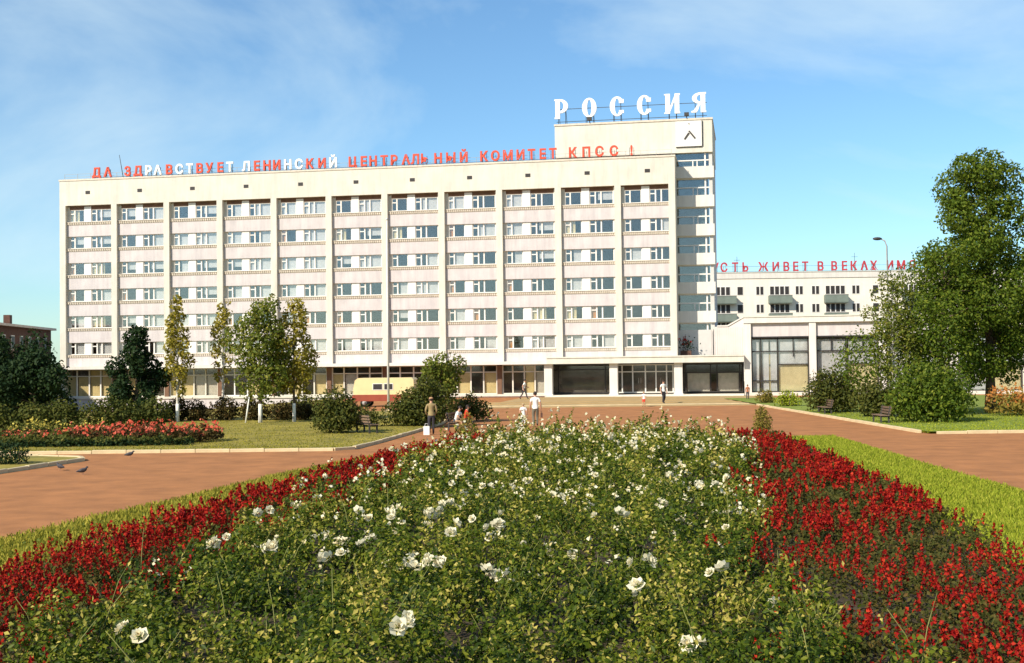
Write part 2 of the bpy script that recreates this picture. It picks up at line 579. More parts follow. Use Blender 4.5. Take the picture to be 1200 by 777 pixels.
def hw(u, n, z=0.0):
    """hotel coordinates (along the front, out towards the square) to world"""
    return (HX + u * HC + n * HS, HY + u * HS - n * HC, z)


def hb(mb, u0, u1, n0, n1, z0, z1, mi=0):
    return mb.box(u0, u1, -n1, -n0, z0, z1, mi)


hotel = empty('hotel', (HX, HY, 0), HROT, 'long cream seven storey hotel with rows of windows and a taller tower at its right', 'hotel')
BAY, W = 5.6854, 62.54
ROWZ = [18.826 - 2.7133 * k for k in range(6)]
WH = 0.64                                                # half a window's height

mb = MB()
hb(mb, 0.0, W, -13.5, 0.0, 19.86, 22.38)
mb.build('parapet', CREAM, hotel)
mb = MB()
hb(mb, -0.06, W + 0.06, -13.56, 0.06, 22.38, 22.55)
mb.build('coping', BAND, hotel)
mb = MB()
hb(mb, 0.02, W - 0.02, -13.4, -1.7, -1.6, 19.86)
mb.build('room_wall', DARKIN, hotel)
mb = MB()
hb(mb, 0.0, 0.45, -13.45, -0.003, -1.6, 19.857)
mb.build('end_wall', CREAM, hotel)
mb = MB()
hb(mb, W - 0.45, W, -13.45, -0.003, 3.2, 19.857)
mb.build('end_wall', CREAM, hotel)
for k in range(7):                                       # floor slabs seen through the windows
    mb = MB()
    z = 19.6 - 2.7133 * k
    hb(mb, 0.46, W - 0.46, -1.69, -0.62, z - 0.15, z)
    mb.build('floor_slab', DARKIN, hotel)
# vents in the parapet
mb = MB()
mb.box(-0.24, 0.24, -0.02, 0.03, -0.16, 0.16)
ventm = mb.mesh('vent', DARKMET)
for b in range(11):
    link('vent', ventm, hotel, ((b + 0.55) * BAY, -0.012, 21.15))
# pilasters
mb = MB()
mb.box(0, 0.60, 0.0, 0.62, 3.30, 19.857)
pil = mb.mesh('pilaster', CREAM)
for b in range(12):
    u = b * BAY if b < 11 else W - 0.62
    if b == 0:
        u = 0.05
    link('pilaster', pil, hotel, (u, -0.004 - 0.002 * (b % 2), 0))
# spandrels, sills, piers, lintels
mb = MB()
mb.box(0.602, BAY - 0.002, 0.30, 0.66, 0, 1.13)
spm = mb.mesh('spandrel_panel', PALE)
mb = MB()
mb.box(0.602, BAY - 0.002, 0.27, 0.66, 0.03, 0.34)
nd = 26
for i in range(nd):
    x = 0.66 + (BAY - 0.72) * i / (nd - 1)
    mb.box(x - 0.055, x + 0.055, 0.20, 0.269, 0.10, 0.25)
mb.box(0.602, BAY - 0.002, 0.17, 0.268, 0.29, 0.345)
slm = mb.mesh('sill_band', BAND)
mb = MB()
mb.box(2.50, 3.26, 0.42, 0.72, 0, 2 * WH + 0.30)
prm = mb.mesh('window_pier', TRIM)
mb = MB()
mb.box(0.602, 0.90, 0.43, 0.72, 0, 2 * WH + 0.30)
jam = mb.mesh('jamb', CREAM)
mb = MB()
mb.box(5.54, BAY - 0.002, 0.43, 0.72, 0, 2 * WH + 0.30)
jbm = mb.mesh('jamb', CREAM)


def window_parts(w, lights):
    """frame, main pane, side pane; lights = list of (x0, x1, split)"""
    f = MB()
    h = 2 * WH
    t = 0.075
    f.box(0, w, 0, 0.12, 0, t)
    f.box(0, w, 0, 0.12, h - t, h)
    f.box(0, t, 0.002, 0.118, t, h - t)
    f.box(w - t, w, 0.002, 0.118, t, h - t)
    for (x0, x1, sp) in lights[:-1]:
        f.box(x1 - 0.065, x1 + 0.065, 0.002, 0.118, t, h - t)
    side = MB()
    for (x0, x1, sp) in lights:
        if sp:
            f.box(x0 + 0.065, x1 - 0.065, 0.004, 0.116, 0.80, 0.90)
    big = max(lights, key=lambda q: q[1] - q[0])
    main = MB()
    main.box(big[0] + 0.06, big[1] - 0.06, 0.05, 0.062, t, h - t)
    for q in lights:
        if q is not big:
            side.box(q[0] + 0.06, q[1] - 0.06, 0.05, 0.062, t, h - t)
    return f.mesh('window', TRIM), main.mesh('pane', GLASS), side.mesh('side_pane', GLASS)


SMALL = window_parts(1.60, [(0.0, 0.52, True), (0.52, 1.60, False)])
LARGE = window_parts(2.28, [(0.0, 0.56, True), (0.56, 1.10, False), (1.10, 2.28, False)])


def curtain_mesh(x0, x1, h, m, folds=9, z0=0.03):
    c = MB()
    n = folds * 2
    for i in range(n + 1):
        x = x0 + (x1 - x0) * i / n
        y = 0.02 * (1 if i % 2 else -1) + random.uniform(-.008, .008)
        c.v += [(x, y, z0), (x, y, h)]
    for i in range(n):
        c.f.append((2 * i, 2 * i + 2, 2 * i + 3, 2 * i + 1))
    c.m = [0] * n
    c.s = [True] * n
    return c.mesh('curtain', m, fix=False)


def curtain_set(w):
    h = 2 * WH + 0.1
    return [curtain_mesh(0.03, w - 0.03, h, CURT, 12), curtain_mesh(w * 0.48, w - 0.02, h, CURT, 7), curtain_mesh(w * 0.26, w * 0.97, h, CURT, 8),
            curtain_mesh(0.03, w * 0.6, h, CURTY, 6), curtain_mesh(0.02, w * 0.25, h, CURTO, 3), curtain_mesh(w * 0.35, w * 0.98, h, CURT, 9, 0.45)]


CS, CL = curtain_set(1.60), curtain_set(2.28)
rw = random.Random(5)
for k, zc in enumerate(ROWZ):
    for b in range(11):
        u = b * BAY
        dy = 0.002 * (b % 2)
        link('spandrel_panel', spm, hotel, (u, 0, zc - WH - 1.472 + (0 if k < 5 else 0.0)))
        link('sill_band', slm, hotel, (u, dy, zc - WH - 0.345))
        link('window_pier', prm, hotel, (u, dy, zc - WH))
        link('jamb', jbm, hotel, (u, dy, zc - WH))
        link('jamb', jam, hotel, (u, dy, zc - WH))
        for (x, parts, cs) in ((0.90, SMALL, CS), (3.26, LARGE, CL)):
            w = link('window', parts[0], hotel, (u + x, 0.50, zc - WH))
            link('pane', parts[1], w)
            link('side_pane', parts[2], w)
            # the rooms to the right have fewer curtains, as in the photograph
            r = rw.random()
            lim = 0.86 - 0.50 * (b >= 10) - 0.12 * (6 <= b < 10)
            if r < lim:
                i = rw.choices(range(6), [34, 20, 18, 8 if b < 10 else 0, 9, 16])[0]
                link('curtain', cs[i], w, (0, 0.20, 0))
for b in range(11):
    mb = MB()
    hb(mb, b * BAY + 0.602, (b + 1) * BAY - 0.002, -0.72, -0.44, ROWZ[0] + WH + 0.003, 19.857)
    mb.build('lintel', BROWN, hotel)  # brown colour holds the recess shadow below the parapet
for k in range(1, 6):                                    # plain heads over the windows of the lower rows
    mb = MB()
    hb(mb, 0.602, W - 0.602, -0.71, -0.36, ROWZ[k] + WH + 0.002, ROWZ[k - 1] - WH - 1.474)
    mb.build('window_head', PALE, hotel)
mb = MB()
hb(mb, 0.46, W - 0.46, -0.66, -0.28, 3.12, ROWZ[5] - WH - 1.474 if ROWZ[5] - WH - 1.474 > 3.2 else 3.2)
mb.build('first_floor_edge', PALE, hotel)

# canopy along the whole front; deeper over the portico
mb = MB()
hb(mb, -0.25, 50.4, -0.7, 1.30, 3.12, 3.42)
mb.build('canopy', WHITE, hotel)
mb = MB()
hb(mb, 50.4, 68.60, -0.7, 1.34, 3.12, 3.66)
hb(mb, 50.4, 68.60, -0.7, 1.42, 3.66, 3.78)
mb.build('canopy', CREAM, hotel)
# ground floor: plinth, ledge and shop windows with curtains
mb = MB()
hb(mb, 0.0, 50.2, -1.2, -0.05, -1.6, 0.10)
mb.build('plinth', PALE, hotel)
mb = MB()
hb(mb, -0.04, 50.3, -1.0, 0.08, 0.10, 0.30)
mb.build('ledge', CREAM, hotel)


def shopfront(u0, u1, n, z0, z1, bars, trans, fm, gm, name='shop_window', tw=0.10, panels=(), lightframe=None, thick=0.09):
    """glazed bay: mullions at bars, rails at trans (x0, x1, z)"""
    f = MB()
    hb(f, u0, u1, n - thick, n, z0, z0 + 0.10)
    hb(f, u0, u1, n - thick, n, z1 - 0.10, z1)
    for x in [u0] + list(bars) + [u1]:
        xa = min(max(x - tw / 2, u0), u1 - tw)
        hb(f, xa, xa + tw, n - thick - 0.004, n + 0.012, z0 + 0.002, z1 - 0.002)
    for (a, b, z) in trans:
        hb(f, a, b, n - thick + 0.004, n - 0.004, z - 0.05, z + 0.05)
    o = f.build(name, fm, hotel)
    xs = [u0] + list(bars) + [u1]
    for a, b in zip(xs[:-1], xs[1:]):
        p = MB()
        hb(p, a + tw / 2, b - tw / 2, n - 0.06, n - 0.05, z0 + 0.1, z1 - 0.1)
        p.build('pane', gm, o)
    for (a, b, za, zb, m) in panels:
        c = MB()
        nf = max(4, int((b - a) / 0.14))
        for i in range(nf + 1):
            x = a + (b - a) * i / nf
            y = -(n - 0.22) + 0.03 * (1 if i % 2 else -1)
            c.v += [(x, y, za), (x, y, zb)]
        for i in range(nf):
            c.f.append((2 * i, 2 * i + 2, 2 * i + 3, 2 * i + 1))
        c.m = [0] * nf
        c.s = [True] * nf
        link('curtain', c.mesh('curtain', m, fix=False), o)
    return o


rs = random.Random(3)
for b in range(9):
    u0 = b * BAY + 0.30
    u1 = min((b + 1) * BAY - 0.15, 50.1)
    q = (u1 - u0)
    bars = [u0 + q * t for t in (0.24, 0.50, 0.74)]
    pan = []
    cells = [u0] + bars + [u1]
    for i in range(4):
        if rs.random() < 0.62:
            pan.append((cells[i] + 0.1, cells[i + 1] - 0.1, 0.32, 2.35 if rs.random() < .8 else 3.0, CURTY if rs.random() < 0.75 else CURT))
    shopfront(u0, u1, -0.55, 0.30, 3.12, bars, [(u0, u1, 2.42)], CREAM if b % 3 else TRIM, GLASSD, panels=pan, tw=0.13)
for b in range(1, 9):
    mb = MB()
    hb(mb, b * BAY - 0.15, b * BAY + 0.30, -1.1, -0.35, 0.30, 3.12)
    mb.build('ground_floor_pier', BROWN, hotel)
# portico: white columns, dark glazing set back, entrance doors
mb = MB()
mb.bevbox(-0.38, 0.38, -0.38, 0.38, 0.30, 3.118, 0.01)
mb.box(-0.44, 0.44, -0.44, 0.44, 0.18, 0.30)
cm = mb.mesh('portico_column', WHITE)
for u in (50.45, 56.62, 62.62):
    link('portico_column', cm, hotel, (u, -0.42, 0))
mb = MB()
hb(mb, 50.1, 50.5, -2.1, -0.5, 0.2, 3.117)
mb.build('portico_end_wall', CREAM, hotel)
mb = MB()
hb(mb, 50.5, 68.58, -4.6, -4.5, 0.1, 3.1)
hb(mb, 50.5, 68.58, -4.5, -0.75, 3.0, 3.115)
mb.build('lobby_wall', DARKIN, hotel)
shopfront(50.5, 56.5, -1.55, 0.30, 3.0, [51.1, 55.6], [(50.5, 56.5, 2.55)], DARKMET, GLASSD, panels=[(50.62, 51.0, .35, 2.9, CURTY), (55.7, 56.4, .35, 2.9, CURTY)])
for x in (52.6, 54.6):
    mb = MB()
    hb(mb, x, x + .8, -2.05, -2.0, 1.72, 2.02)
    mb.build('reflection_panel', TRIM, hotel)  # pale boards stand in for small whitish reflections in the dark glazing
do = shopfront(56.6, 62.5, -1.55, 0.30, 3.0, [57.2, 58.2, 59.4, 60.4, 61.4, 62.0], [(56.6, 62.5, 2.30)], TRIM, GLASSD, name='entrance_door', tw=0.12)
for x in (58.75, 58.98, 60.85):
    h_ = MB()
    h_.tube([(x, 1.50, 1.2), (x, 1.46, 1.25), (x, 1.46, 1.65), (x, 1.50, 1.7)], 0.02, 5)
    h_.build('handle', GALV, do)
shopfront(62.8, 68.5, -1.55, 0.30, 3.0, [63.2, 65.5, 66.1, 68.2], [(62.8, 68.5, 2.15)], DARKMET, GLASSD,
          panels=[(63.35, 65.4, .4, 2.1, CURT), (66.2, 68.1, .4, 2.1, CURT)])
mb = MB()
hb(mb, 50.2, 68.60, -4.4, 0.95, -0.2, 0.18)
hb(mb, 50.2, 68.60, 0.95, 1.45, -0.2, 0.09)
mb.build('entrance_step', CREAM, hotel)

# tower at the right end
T0, T1 = 50.86, 65.93
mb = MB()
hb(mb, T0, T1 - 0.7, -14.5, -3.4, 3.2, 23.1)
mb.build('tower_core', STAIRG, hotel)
mb = MB()
hb(mb, T0, T1 + 0.05, -14.6, -2.7, 23.12, 26.22)
mb.build('tower_top', CREAM, hotel)
mb = MB()
hb(mb, T0 - 0.06, T1 + 0.12, -14.7, -2.62, 26.22, 26.40)
mb.build('tower_coping', BAND, hotel)
mb = MB()
hb(mb, T1 - 0.32, T1, -14.5, -2.95, 3.2, 23.12)
hb(mb, W - 0.2, T1 - 0.32, -3.38, -2.72, 3.2, 6.2)
mb.build('tower_side_wall', GREYW, hotel)
mb = MB()
mb.box(T0 + 11.0, T1 + 0.14, 2.66, 3.35, 0, 1.10)
tb = mb.mesh('tower_spandrel', WHITE)
for k in range(6):
    zb = 20.68 - 2.757 * k
    link('tower_spandrel', tb, hotel, (0, 0.0, zb))
    f = MB()
    zt = zb + 1.10 + 1.657
    if k == 0:
        pass
    za = zb - 1.657
    hb(f, W - 0.1, T1 - 0.33, -3.10, -3.0, zb - 0.12, zb)
    hb(f, W - 0.1, T1 - 0.33, -3.10, -3.0, za + 0.70, za + 0.82)
    for x in (64.05, 64.45):
        hb(f, x, x + 0.10, -3.096, -2.996, za, za + 0.70)
    hb(f, T1 - 0.75, T1 - 0.6, -3.10, -2.99, za, zb - 0.12)
    o = f.build('stair_window', TRIM, hotel)
    p = MB()
    hb(p, W - 0.1, T1 - 0.33, -3.16, -3.15, za, zb - 0.12)
    p.build('pane', GLASS, o)
f = MB()
hb(f, W - 0.1, T1 - 0.33, -3.10, -3.0, 22.35, 22.46)
for x in (64.05, 64.45):
    hb(f, x, x + 0.10, -3.096, -2.996, 21.78, 22.35)
hb(f, T1 - 0.75, T1 - 0.6, -3.10, -2.99, 21.78, 23.11)
o = f.build('stair_window', TRIM, hotel)
p = MB()
hb(p, W - 0.1, T1 - 0.33, -3.16, -3.15, 21.78, 23.11)
p.build('pane', GLASS, o)
# strip of low windows where the tower meets the main roof
mb = MB()
hb(mb, T0 + 0.3, W - 0.05, -2.79, -2.72, 22.6, 23.05)
so = mb.build('clerestory', DARKMET, hotel)
# emblem panel with a dark chevron
mb = MB()
hb(mb, 62.55, 65.0, -2.69, -2.56, 23.70, 26.12)
em = mb.build('emblem_panel', TRIM, hotel)
mb = MB()
for (x0, x1, z0, z1) in ((64.93, 65.0, 23.70, 26.12), (62.55, 65.0, 23.64, 23.70)):
    hb(mb, x0 + 0.075 if z1 > 25 else x0, x1 + 0.075 if z1 > 25 else x1, -2.68, -2.57, z0, z1)
mb.build('emblem_edge', DARKMET, em)
mb = MB()
mb.prism([(63.30, 24.42), (63.72, 25.02), (63.86, 24.94), (63.42, 24.34)], 'y', 2.50, 2.558)
mb.prism([(63.72, 25.16), (63.86, 25.20), (64.42, 24.50), (64.30, 24.40)], 'y', 2.49, 2.558)
hb(mb, 63.76, 63.84, -2.558, -2.50, 25.82, 25.90)
mb.build('emblem_mark', IRON, em)
# the link between tower and pavilion: ribbed panels over the canopy
mb = MB()
hb(mb, T1 + 0.004, 68.62, -3.3, -2.74, 3.2, 6.46)
n_ = 14
for i in range(n_):
    x = T1 - 0.3 + (68.6 - T1 + 0.3) * i / n_
    hb(mb, x, x + 0.09, -2.74, -2.70, 3.80, 6.40)
mb.prism([(67.2, 6.463), (68.62, 6.463), (68.62, 7.26)], 'y', 2.75, 3.29)
mb.build('link_wall', LINKW, hotel)
mb = MB()
mb.prism([(66.15, 6.47), (67.15, 6.47), (68.66, 7.33), (68.66, 7.45), (67.1, 6.60), (66.15, 6.60)], 'y', 2.66, 3.32)
mb.build('link_coping', WHITE, hotel)
mb = MB()
hb(mb, T1, 68.6, -14, -3.32, 3.2, 6.45)
mb.build('link_block', GREYW, hotel)
# railing on the main roof
mb = MB()
for i in range(44):
    x = 0.3 + i * (W - 0.6) / 43
    hb(mb, x - 0.015, x + 0.015, -0.52, -0.49, 22.55, 23.15)
for z in (22.83, 23.13):
    hb(mb, 0.3, W - 0.3, -0.53, -0.515, z, z + 0.025)
mb.build('roof_railing', GALV, hotel)


# ------------------------------------------------------------------ rooftop lettering
LETTERS = {}


def letter_mesh(ch, m, bold, depth):
    key = (ch, m.name, bold, depth)
    if key in LETTERS:
        return LETTERS[key]
    c = bpy.data.curves.new('letter', 'FONT')
    c.body = ch
    c.size = 1.0
    c.align_x = 'CENTER'
    c.extrude = depth
    c.offset = bold
    c.resolution_u = 3
    o = bpy.data.objects.new('letter', c)
    COL.objects.link(o)
    dg = bpy.context.evaluated_depsgraph_get()
    me = bpy.data.meshes.new_from_object(o.evaluated_get(dg))
    bpy.data.objects.remove(o)
    bpy.data.curves.remove(c)
    me.materials.clear()
    me.materials.append(m)
    me.transform(Matrix.Rotation(math.pi / 2, 4, 'X'))
    xs = [v.co.x for v in me.vertices]
    me.transform(Matrix.Translation((-(min(xs) + max(xs)) / 2, 0, 0)))
    me.name = 'letter'
    LETTERS[key] = me
    return me


def sign(root, items, height, z, y, sx=1.0, bold=0.02, depth=0.08, rails=(), feet=None):
    cap = 0.729
    for (ch, x, m) in items:
        o = link('letter', letter_mesh(ch, m, bold, depth), root, (x, y, z))
        s = height / cap
        o.scale = (s * sx, s, s)
    fr = MB()
    x0, x1 = items[0][1] - height * .5, items[-1][1] + height * .5
    for zz in rails:
        fr.box(x0, x1, y + depth + 0.05, y + depth + 0.09, zz, zz + 0.04)
    for (ch, x, m) in items:
        for dx in (-0.22, 0.22):
            fr.box(x + dx * height - 0.02, x + dx * height + 0.02, y + depth + 0.092, y + depth + 0.13, feet, z + height * 0.8)
        fr.tube([(x, y + depth + 0.12, z + height * 0.6), (x, y + depth + 0.12 + height * 0.7, feet)], 0.02, 4)
    fr.build('support_frame', IRON, root)


def u_of(px, n=-0.4):
    """where along the front a given bearing from the camera falls"""
    a = (px - 597.7) / 1500.0 * 1.003
    # line from the camera: x = a*y ; front plane offset n
    ox, oy = HX + n * HS, HY - n * HC
    t = (a * oy - ox) / (HC - a * HS)
    return t


slog = [('Д', 113.8, 1), ('А', 127, 1), ('З', 150.2, 1), ('Д', 162.3, 1), ('Р', 175, 0), ('А', 185.6, 0), ('В', 199, 1), ('С', 211, 0), ('Т', 223, 0), ('В', 234.7, 1),
        ('У', 246, 1), ('Е', 259, 1), ('Т', 270, 0), ('Л', 289, 0), ('Е', 301.8, 1), ('Н', 313.5, 1), ('И', 325, 1), ('Н', 338, 0), ('С', 351, 0), ('К', 364, 1), ('И', 378, 1), ('Й', 391, 0),
        ('Ц', 414, 1), ('Е', 427, 1), ('Н', 437.8, 1), ('Т', 450.7, 1), ('Р', 462.5, 1), ('А', 476.3, 1), ('Л', 487, 1), ('Ь', 498, 1), ('Н', 514, 1), ('Ы', 528.8, 1), ('Й', 544, 1),
        ('К', 568, 1), ('О', 581, 1), ('М', 595.7, 1), ('И', 610.5, 1), ('Т', 623.4, 1), ('Е', 636.7, 1), ('Т', 648.4, 1), ('К', 672, 1), ('П', 687.6, 1), ('С', 703, 1), ('С', 720, 1), ('!', 740.6, 1)]
sg = empty('rooftop_slogan', (HX, HY, 0), HROT, 'long line of red and white slogan letters along the main roof of the hotel', 'sign')
sign(sg, [(c, u_of(px - 0.2 * 0), RED if r else WHITEL) for c, px, r in slog], 0.92, 22.74, 0.25, 0.95, 0.03, 0.07, (22.66,), 22.55)
sg2 = empty('hotel_name_sign', (HX, HY, 0), HROT, 'big white letters spelling РОССИЯ on top of the tower', 'sign')
NAMEX = [(51.55, 'Р'), (54.25, 'О'), (56.93, 'С'), (59.55, 'С'), (62.25, 'И'), (64.75, 'Я')]


def ring(mb, cx, cz, ro, ri, a0, a1, y0, y1, n=18):
    """thick-thin band between two ellipses, from angle a0 to a1"""
    vs, fs = [], []
    for k in range(n + 1):
        a = math.radians(a0 + (a1 - a0) * k / n)
        for (r, y) in ((ro, y0), (ri, y0), (ri, y1), (ro, y1)):
            vs.append((cx + r[0] * math.cos(a), y, cz + r[1] * math.sin(a)))
    for k in range(n):
        for q in range(4):
            p = (q + 1) % 4
            fs.append((4 * k + q, 4 * k + p, 4 * k + 4 + p, 4 * k + 4 + q))
    if abs(a1 - a0) < 360:
        fs += [(0, 3, 2, 1), (4 * n, 4 * n + 1, 4 * n + 2, 4 * n + 3)]
    mb.add(vs, fs)


def name_letter(ch):
    """heavy condensed letters, 1.3 m wide and 1.9 m tall, standing on z = 0"""
    mb = MB()
    H, y0, y1 = 1.9, -0.12, 0.12
    if ch in 'РЯ':
        sx = 1 if ch == 'Р' else -1
        def X(a, b):
            return (min(sx * a, sx * b), max(sx * a, sx * b))
        mb.box(*X(-.62, -.18), y0, y1, 0, H)
        mb.box(*X(-.70, -.621), y0 + .01, y1 - .01, 0, .14)
        mb.box(*X(-.70, -.621), y0 + .01, y1 - .01, H - .14, H)
        zc, rz = (1.22, .68) if ch == 'Р' else (1.36, .54)
        aa = (-90, 90) if sx > 0 else (90, 270)
        ring(mb, sx * -.175, zc, (.80, rz), (.36, rz - .20), aa[0], aa[1], y0 + .004, y1 - .004, 14)
        if ch == 'Я':
            mb.prism([(-.02, .86), (.17, .86), (-.12, .13), (-.25, 0), (-.72, 0), (-.72, .13), (-.48, .20)], 'y', y0 + .008, y1 - .008)
    elif ch == 'О':
        ring(mb, 0, H / 2, (.70, H / 2), (.22, H / 2 - .17), 0, 360, y0, y1, 26)
    elif ch == 'С':
        ring(mb, .02, H / 2, (.70, H / 2), (.22, H / 2 - .17), 48, 312, y0, y1, 22)
        mb.box(.20, .66, y0 + .006, y1 - .006, 1.26, 1.62)
        mb.box(.20, .66, y0 + .006, y1 - .006, .28, .56)
    elif ch == 'И':
        for a in (-.66, .22):
            mb.box(a, a + .44, y0, y1, 0, H)
        mb.prism([(-.225, .16), (-.225, .62), (.225, 1.74), (.225, 1.28)], 'y', y0 + .01, y1 - .01)
        for a in (-.74, .70):
            mb.box(a - .035, a + .035, y0 + .012, y1 - .012, 0, .13)
            mb.box(a - .035, a + .035, y0 + .012, y1 - .012, H - .13, H)
    return mb.mesh('letter', WHITEL)


nm = {c: name_letter(c) for c in 'РОСИЯ'}
for x, c in NAMEX:
    link('letter', nm[c], sg2, (x, 2.9, 26.96))
    for dx in (-.35, .35):
        mb = MB()
        mb.tube([(x + dx, 3.05, 26.40), (x + dx, 3.05, 28.4)], .03, 5)
        mb.tube([(x + dx, 3.05, 28.2), (x + dx, 4.2, 26.40)], .025, 5)
        mb.build('support_frame', IRON, sg2)
for z in (26.66, 27.9):
    mb = MB()
    mb.box(51.0, 65.5, 3.085, 3.12, z, z + .05)
    mb.build('rail', IRON, sg2)
for i, x in enumerate((54.3, 63.6)):
    fl = empty('roof_floodlight', (*hw(x, -2.55)[:2], 26.40), HROT,
               ('small dark floodlight under the letter О on the tower roof', 'small dark floodlight on the tower roof left of the letter Я')[i], 'floodlight', 'floodlights at the foot of the name sign')
    mb = MB()
    mb.box(-0.22, 0.22, -0.14, 0.14, 0.22, 0.54)
    mb.build('lamp_housing', IRON, fl)
    mb = MB()
    mb.tube([(0, 0, 0), (0, 0, 0.22)], 0.05, 6)
    mb.build('bracket', IRON, fl)
ra = empty('roof_antenna', (*hw(6.6, -0.9)[:2], 22.5), HROT, 'thin leaning antenna mast near the left end of the hotel roof', 'antenna')
mb = MB()
mb.tube([(0, 0, 0), (-0.45, 0, 2.5)], [0.045, 0.025], 5)
mb.build('mast', IRON, ra)
pl = empty('canopy_planter', (*hw(63.25, -1.6)[:2], 3.78), HROT, 'dark leafy pot plant with red blooms standing on the canopy in the tower shade', 'plant')
mb = MB()
mb.prism([(-0.5, -0.3), (0.5, -0.3), (0.5, 0.3), (-0.5, 0.3)], 'z', 0, 0.45)
mb.build('pot', DKBRICK, pl)
n_ = 160
P = RNG.normal(size=(n_, 3)) * np.array([0.38, 0.25, 0.40]) + np.array([0, 0, 0.95])
V = leaf_arrays(P, np.tile([0, -0.6, 0.6], (n_, 1)), 0.22)
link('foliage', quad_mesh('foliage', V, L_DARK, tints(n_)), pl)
P = RNG.normal(size=(26, 3)) * np.array([0.25, 0.2, 0.2]) + np.array([-0.1, -0.2, 1.35])
link('blooms', quad_mesh('blooms', leaf_arrays(P, np.tile([0, -1.0, 0.4], (26, 1)), 0.2, 0.9), L_RED, tints(26)), pl)

# ------------------------------------------------------------------ pavilion on the right
pav = empty('glazed_pavilion', (HX, HY, 0), HROT, 'low white pavilion with tall curtained windows joined to the right end of the hotel', 'pavilion')
PU0, PU1, PN = 68.64, 100.2, 0.5
pitch = 6.15
mb = MB()
hb(mb, PU0 - 0.02, PU1, -13, PN + 0.10, 6.66, 7.18)
mb.build('roof_fascia', WHITE, pav)
mb = MB()
hb(mb, PU0 - 0.06, PU1, -13.05, PN + 0.17, 7.18, 7.30)
mb.build('roof_edge', CREAM, pav)
mb = MB()
hb(mb, PU0, PU0 + 0.5, -12.9, PN - 0.3, 0, 6.655)
mb.build('side_wall', WHITE, pav)
mb = MB()
hb(mb, PU0 + 0.52, PU1, -12.8, -1.6, 0, 6.65)
mb.build('room_wall', CURTY, pav)
mb = MB()
hb(mb, PU0, PU1, -1.0, PN + 0.05, -0.2, 0.30)
mb.build('base_step', CREAM, pav)
mb = MB()
hb(mb, 0.0, 0.62, -0.3, PN, 0.30, 6.655)
pcm = mb.mesh('pillar', WHITE)
for i in range(6):
    link('pillar', pcm, pav, (PU0 + i * pitch + (0.02 if i == 0 else -0.31), 0, 0))
for i in range(5):
    a = PU0 + i * pitch + (0.66 if i == 0 else 0.33)
    b = PU0 + (i + 1) * pitch - 0.33
    w = b - a
    mb = MB()
    hb(mb, a, b, -0.25, PN - 0.28, 5.42, 6.654)
    mb.build('upper_panel', PALE, pav)
    mb = MB()
    hb(mb, a, b, -0.2, PN - 0.25, 5.30, 5.415)
    mb.build('panel_edge', DARKMET, pav)
    f = MB()
    n = 0.0
    t = 0.10
    if i == 0:
        vb = [(0, .3, 5.3), (.165, .3, 5.3), (.46, .3, 5.3), (.73, 3.55, 5.3), (1, .3, 5.3)]
        hz_ = [(0, 1, 5.2), (0, 1, 4.05), (.46, 1, 2.85), (0, .46, 1.35), (0, 1, .35)]
    else:
        vb = [(0, .3, 5.3), (.245, 4.05, 5.3), (.49, .3, 5.3), (.75, 4.05, 5.3), (1, .3, 5.3)]
        hz_ = [(0, 1, 5.2), (0, 1, 4.05), (.49, 1, 2.85), (0, 1, .35)]
    for (q, z0, z1) in vb:
        x = a + w * q
        x = min(max(x - t / 2, a), b - t)
        hb(f, x, x + t, n - 0.1, n, z0, z1)
    for (q0, q1, z) in hz_:
        hb(f, a + w * q0 + 0.02, a + w * q1 - 0.02, n - 0.096, n - 0.004, z - 0.05, z + 0.05)
    o = f.build('tall_window', DARKMET, pav)
    for (q0, q1, z0, z1) in ((0, vb[2][0], .4, 4.0), (vb[2][0], 1, .4, 4.0), (0, vb[2][0], 4.1, 5.15), (vb[2][0], 1, 4.1, 5.15)):
        p = MB()
        hb(p, a + w * q0 + 0.06, a + w * q1 - 0.06, n - 0.055, n - 0.045, z0, z1)
        p.build('pane', GLASS, o)
    rc = random.Random(20 + i)
    cur = [(0.02, .13, .4, 5.1, CURT), (.19, .30, .4, 5.1, CURT), (.33, .44, .4, 5.1, CURT), (.48, .98, .35, 2.8, CURTY), (.48, .98, 2.9, 5.1, CURT)] if i == 0 else \
        [(.02, .47, .35, 4.0, CURT), (.02, .47, 4.1, 5.1, CURT), (.52, .98, .35, 2.8, CURTY), (.52, .98, 2.9, 5.1, CURT)]
    for (q0, q1, z0, z1, m) in cur:
        c = MB()
        nf = max(6, int(w * (q1 - q0) / 0.12))
        for k in range(nf + 1):
            x = a + w * (q0 + (q1 - q0) * k / nf)
            y = 0.22 + 0.03 * (1 if k % 2 else -1)
            c.v += [(x, y, z0), (x, y, z1)]
        for k in range(nf):
            c.f.append((2 * k, 2 * k + 2, 2 * k + 3, 2 * k + 1))
        c.m = [0] * nf
        c.s = [True] * nf
        link('curtain', c.mesh('curtain', m, fix=False), o)

# tan paving between the plaza and the entrance
mb = MB()
A0, A1 = hw(48.2, 1.5), hw(69.5, 1.5)
cells = [(-3.0, 93.0), (17.6, 93.0), (A1[0] + 2, A1[1]), (A0[0], A0[1])]
mb.prism(cells, 'z', -0.10, 0.03)
tag(mb.build('forecourt_paving', APRON), kind='structure')
# low flight of steps across the front of the forecourt
for k in range(3):
    mb = MB()
    y0 = 95.5 + 4.2 * k
    q0 = -2.8 + 0.25 * k
    mb.prism([(q0, y0), (17.6 + 0.8 * k, y0), (17.6 + 0.8 * k, y0 + 0.45), (q0, y0 + 0.45)], 'z', -0.05, 0.085)
    tag(mb.build('paving_band', KERB if k == 0 else APRON), kind='structure')

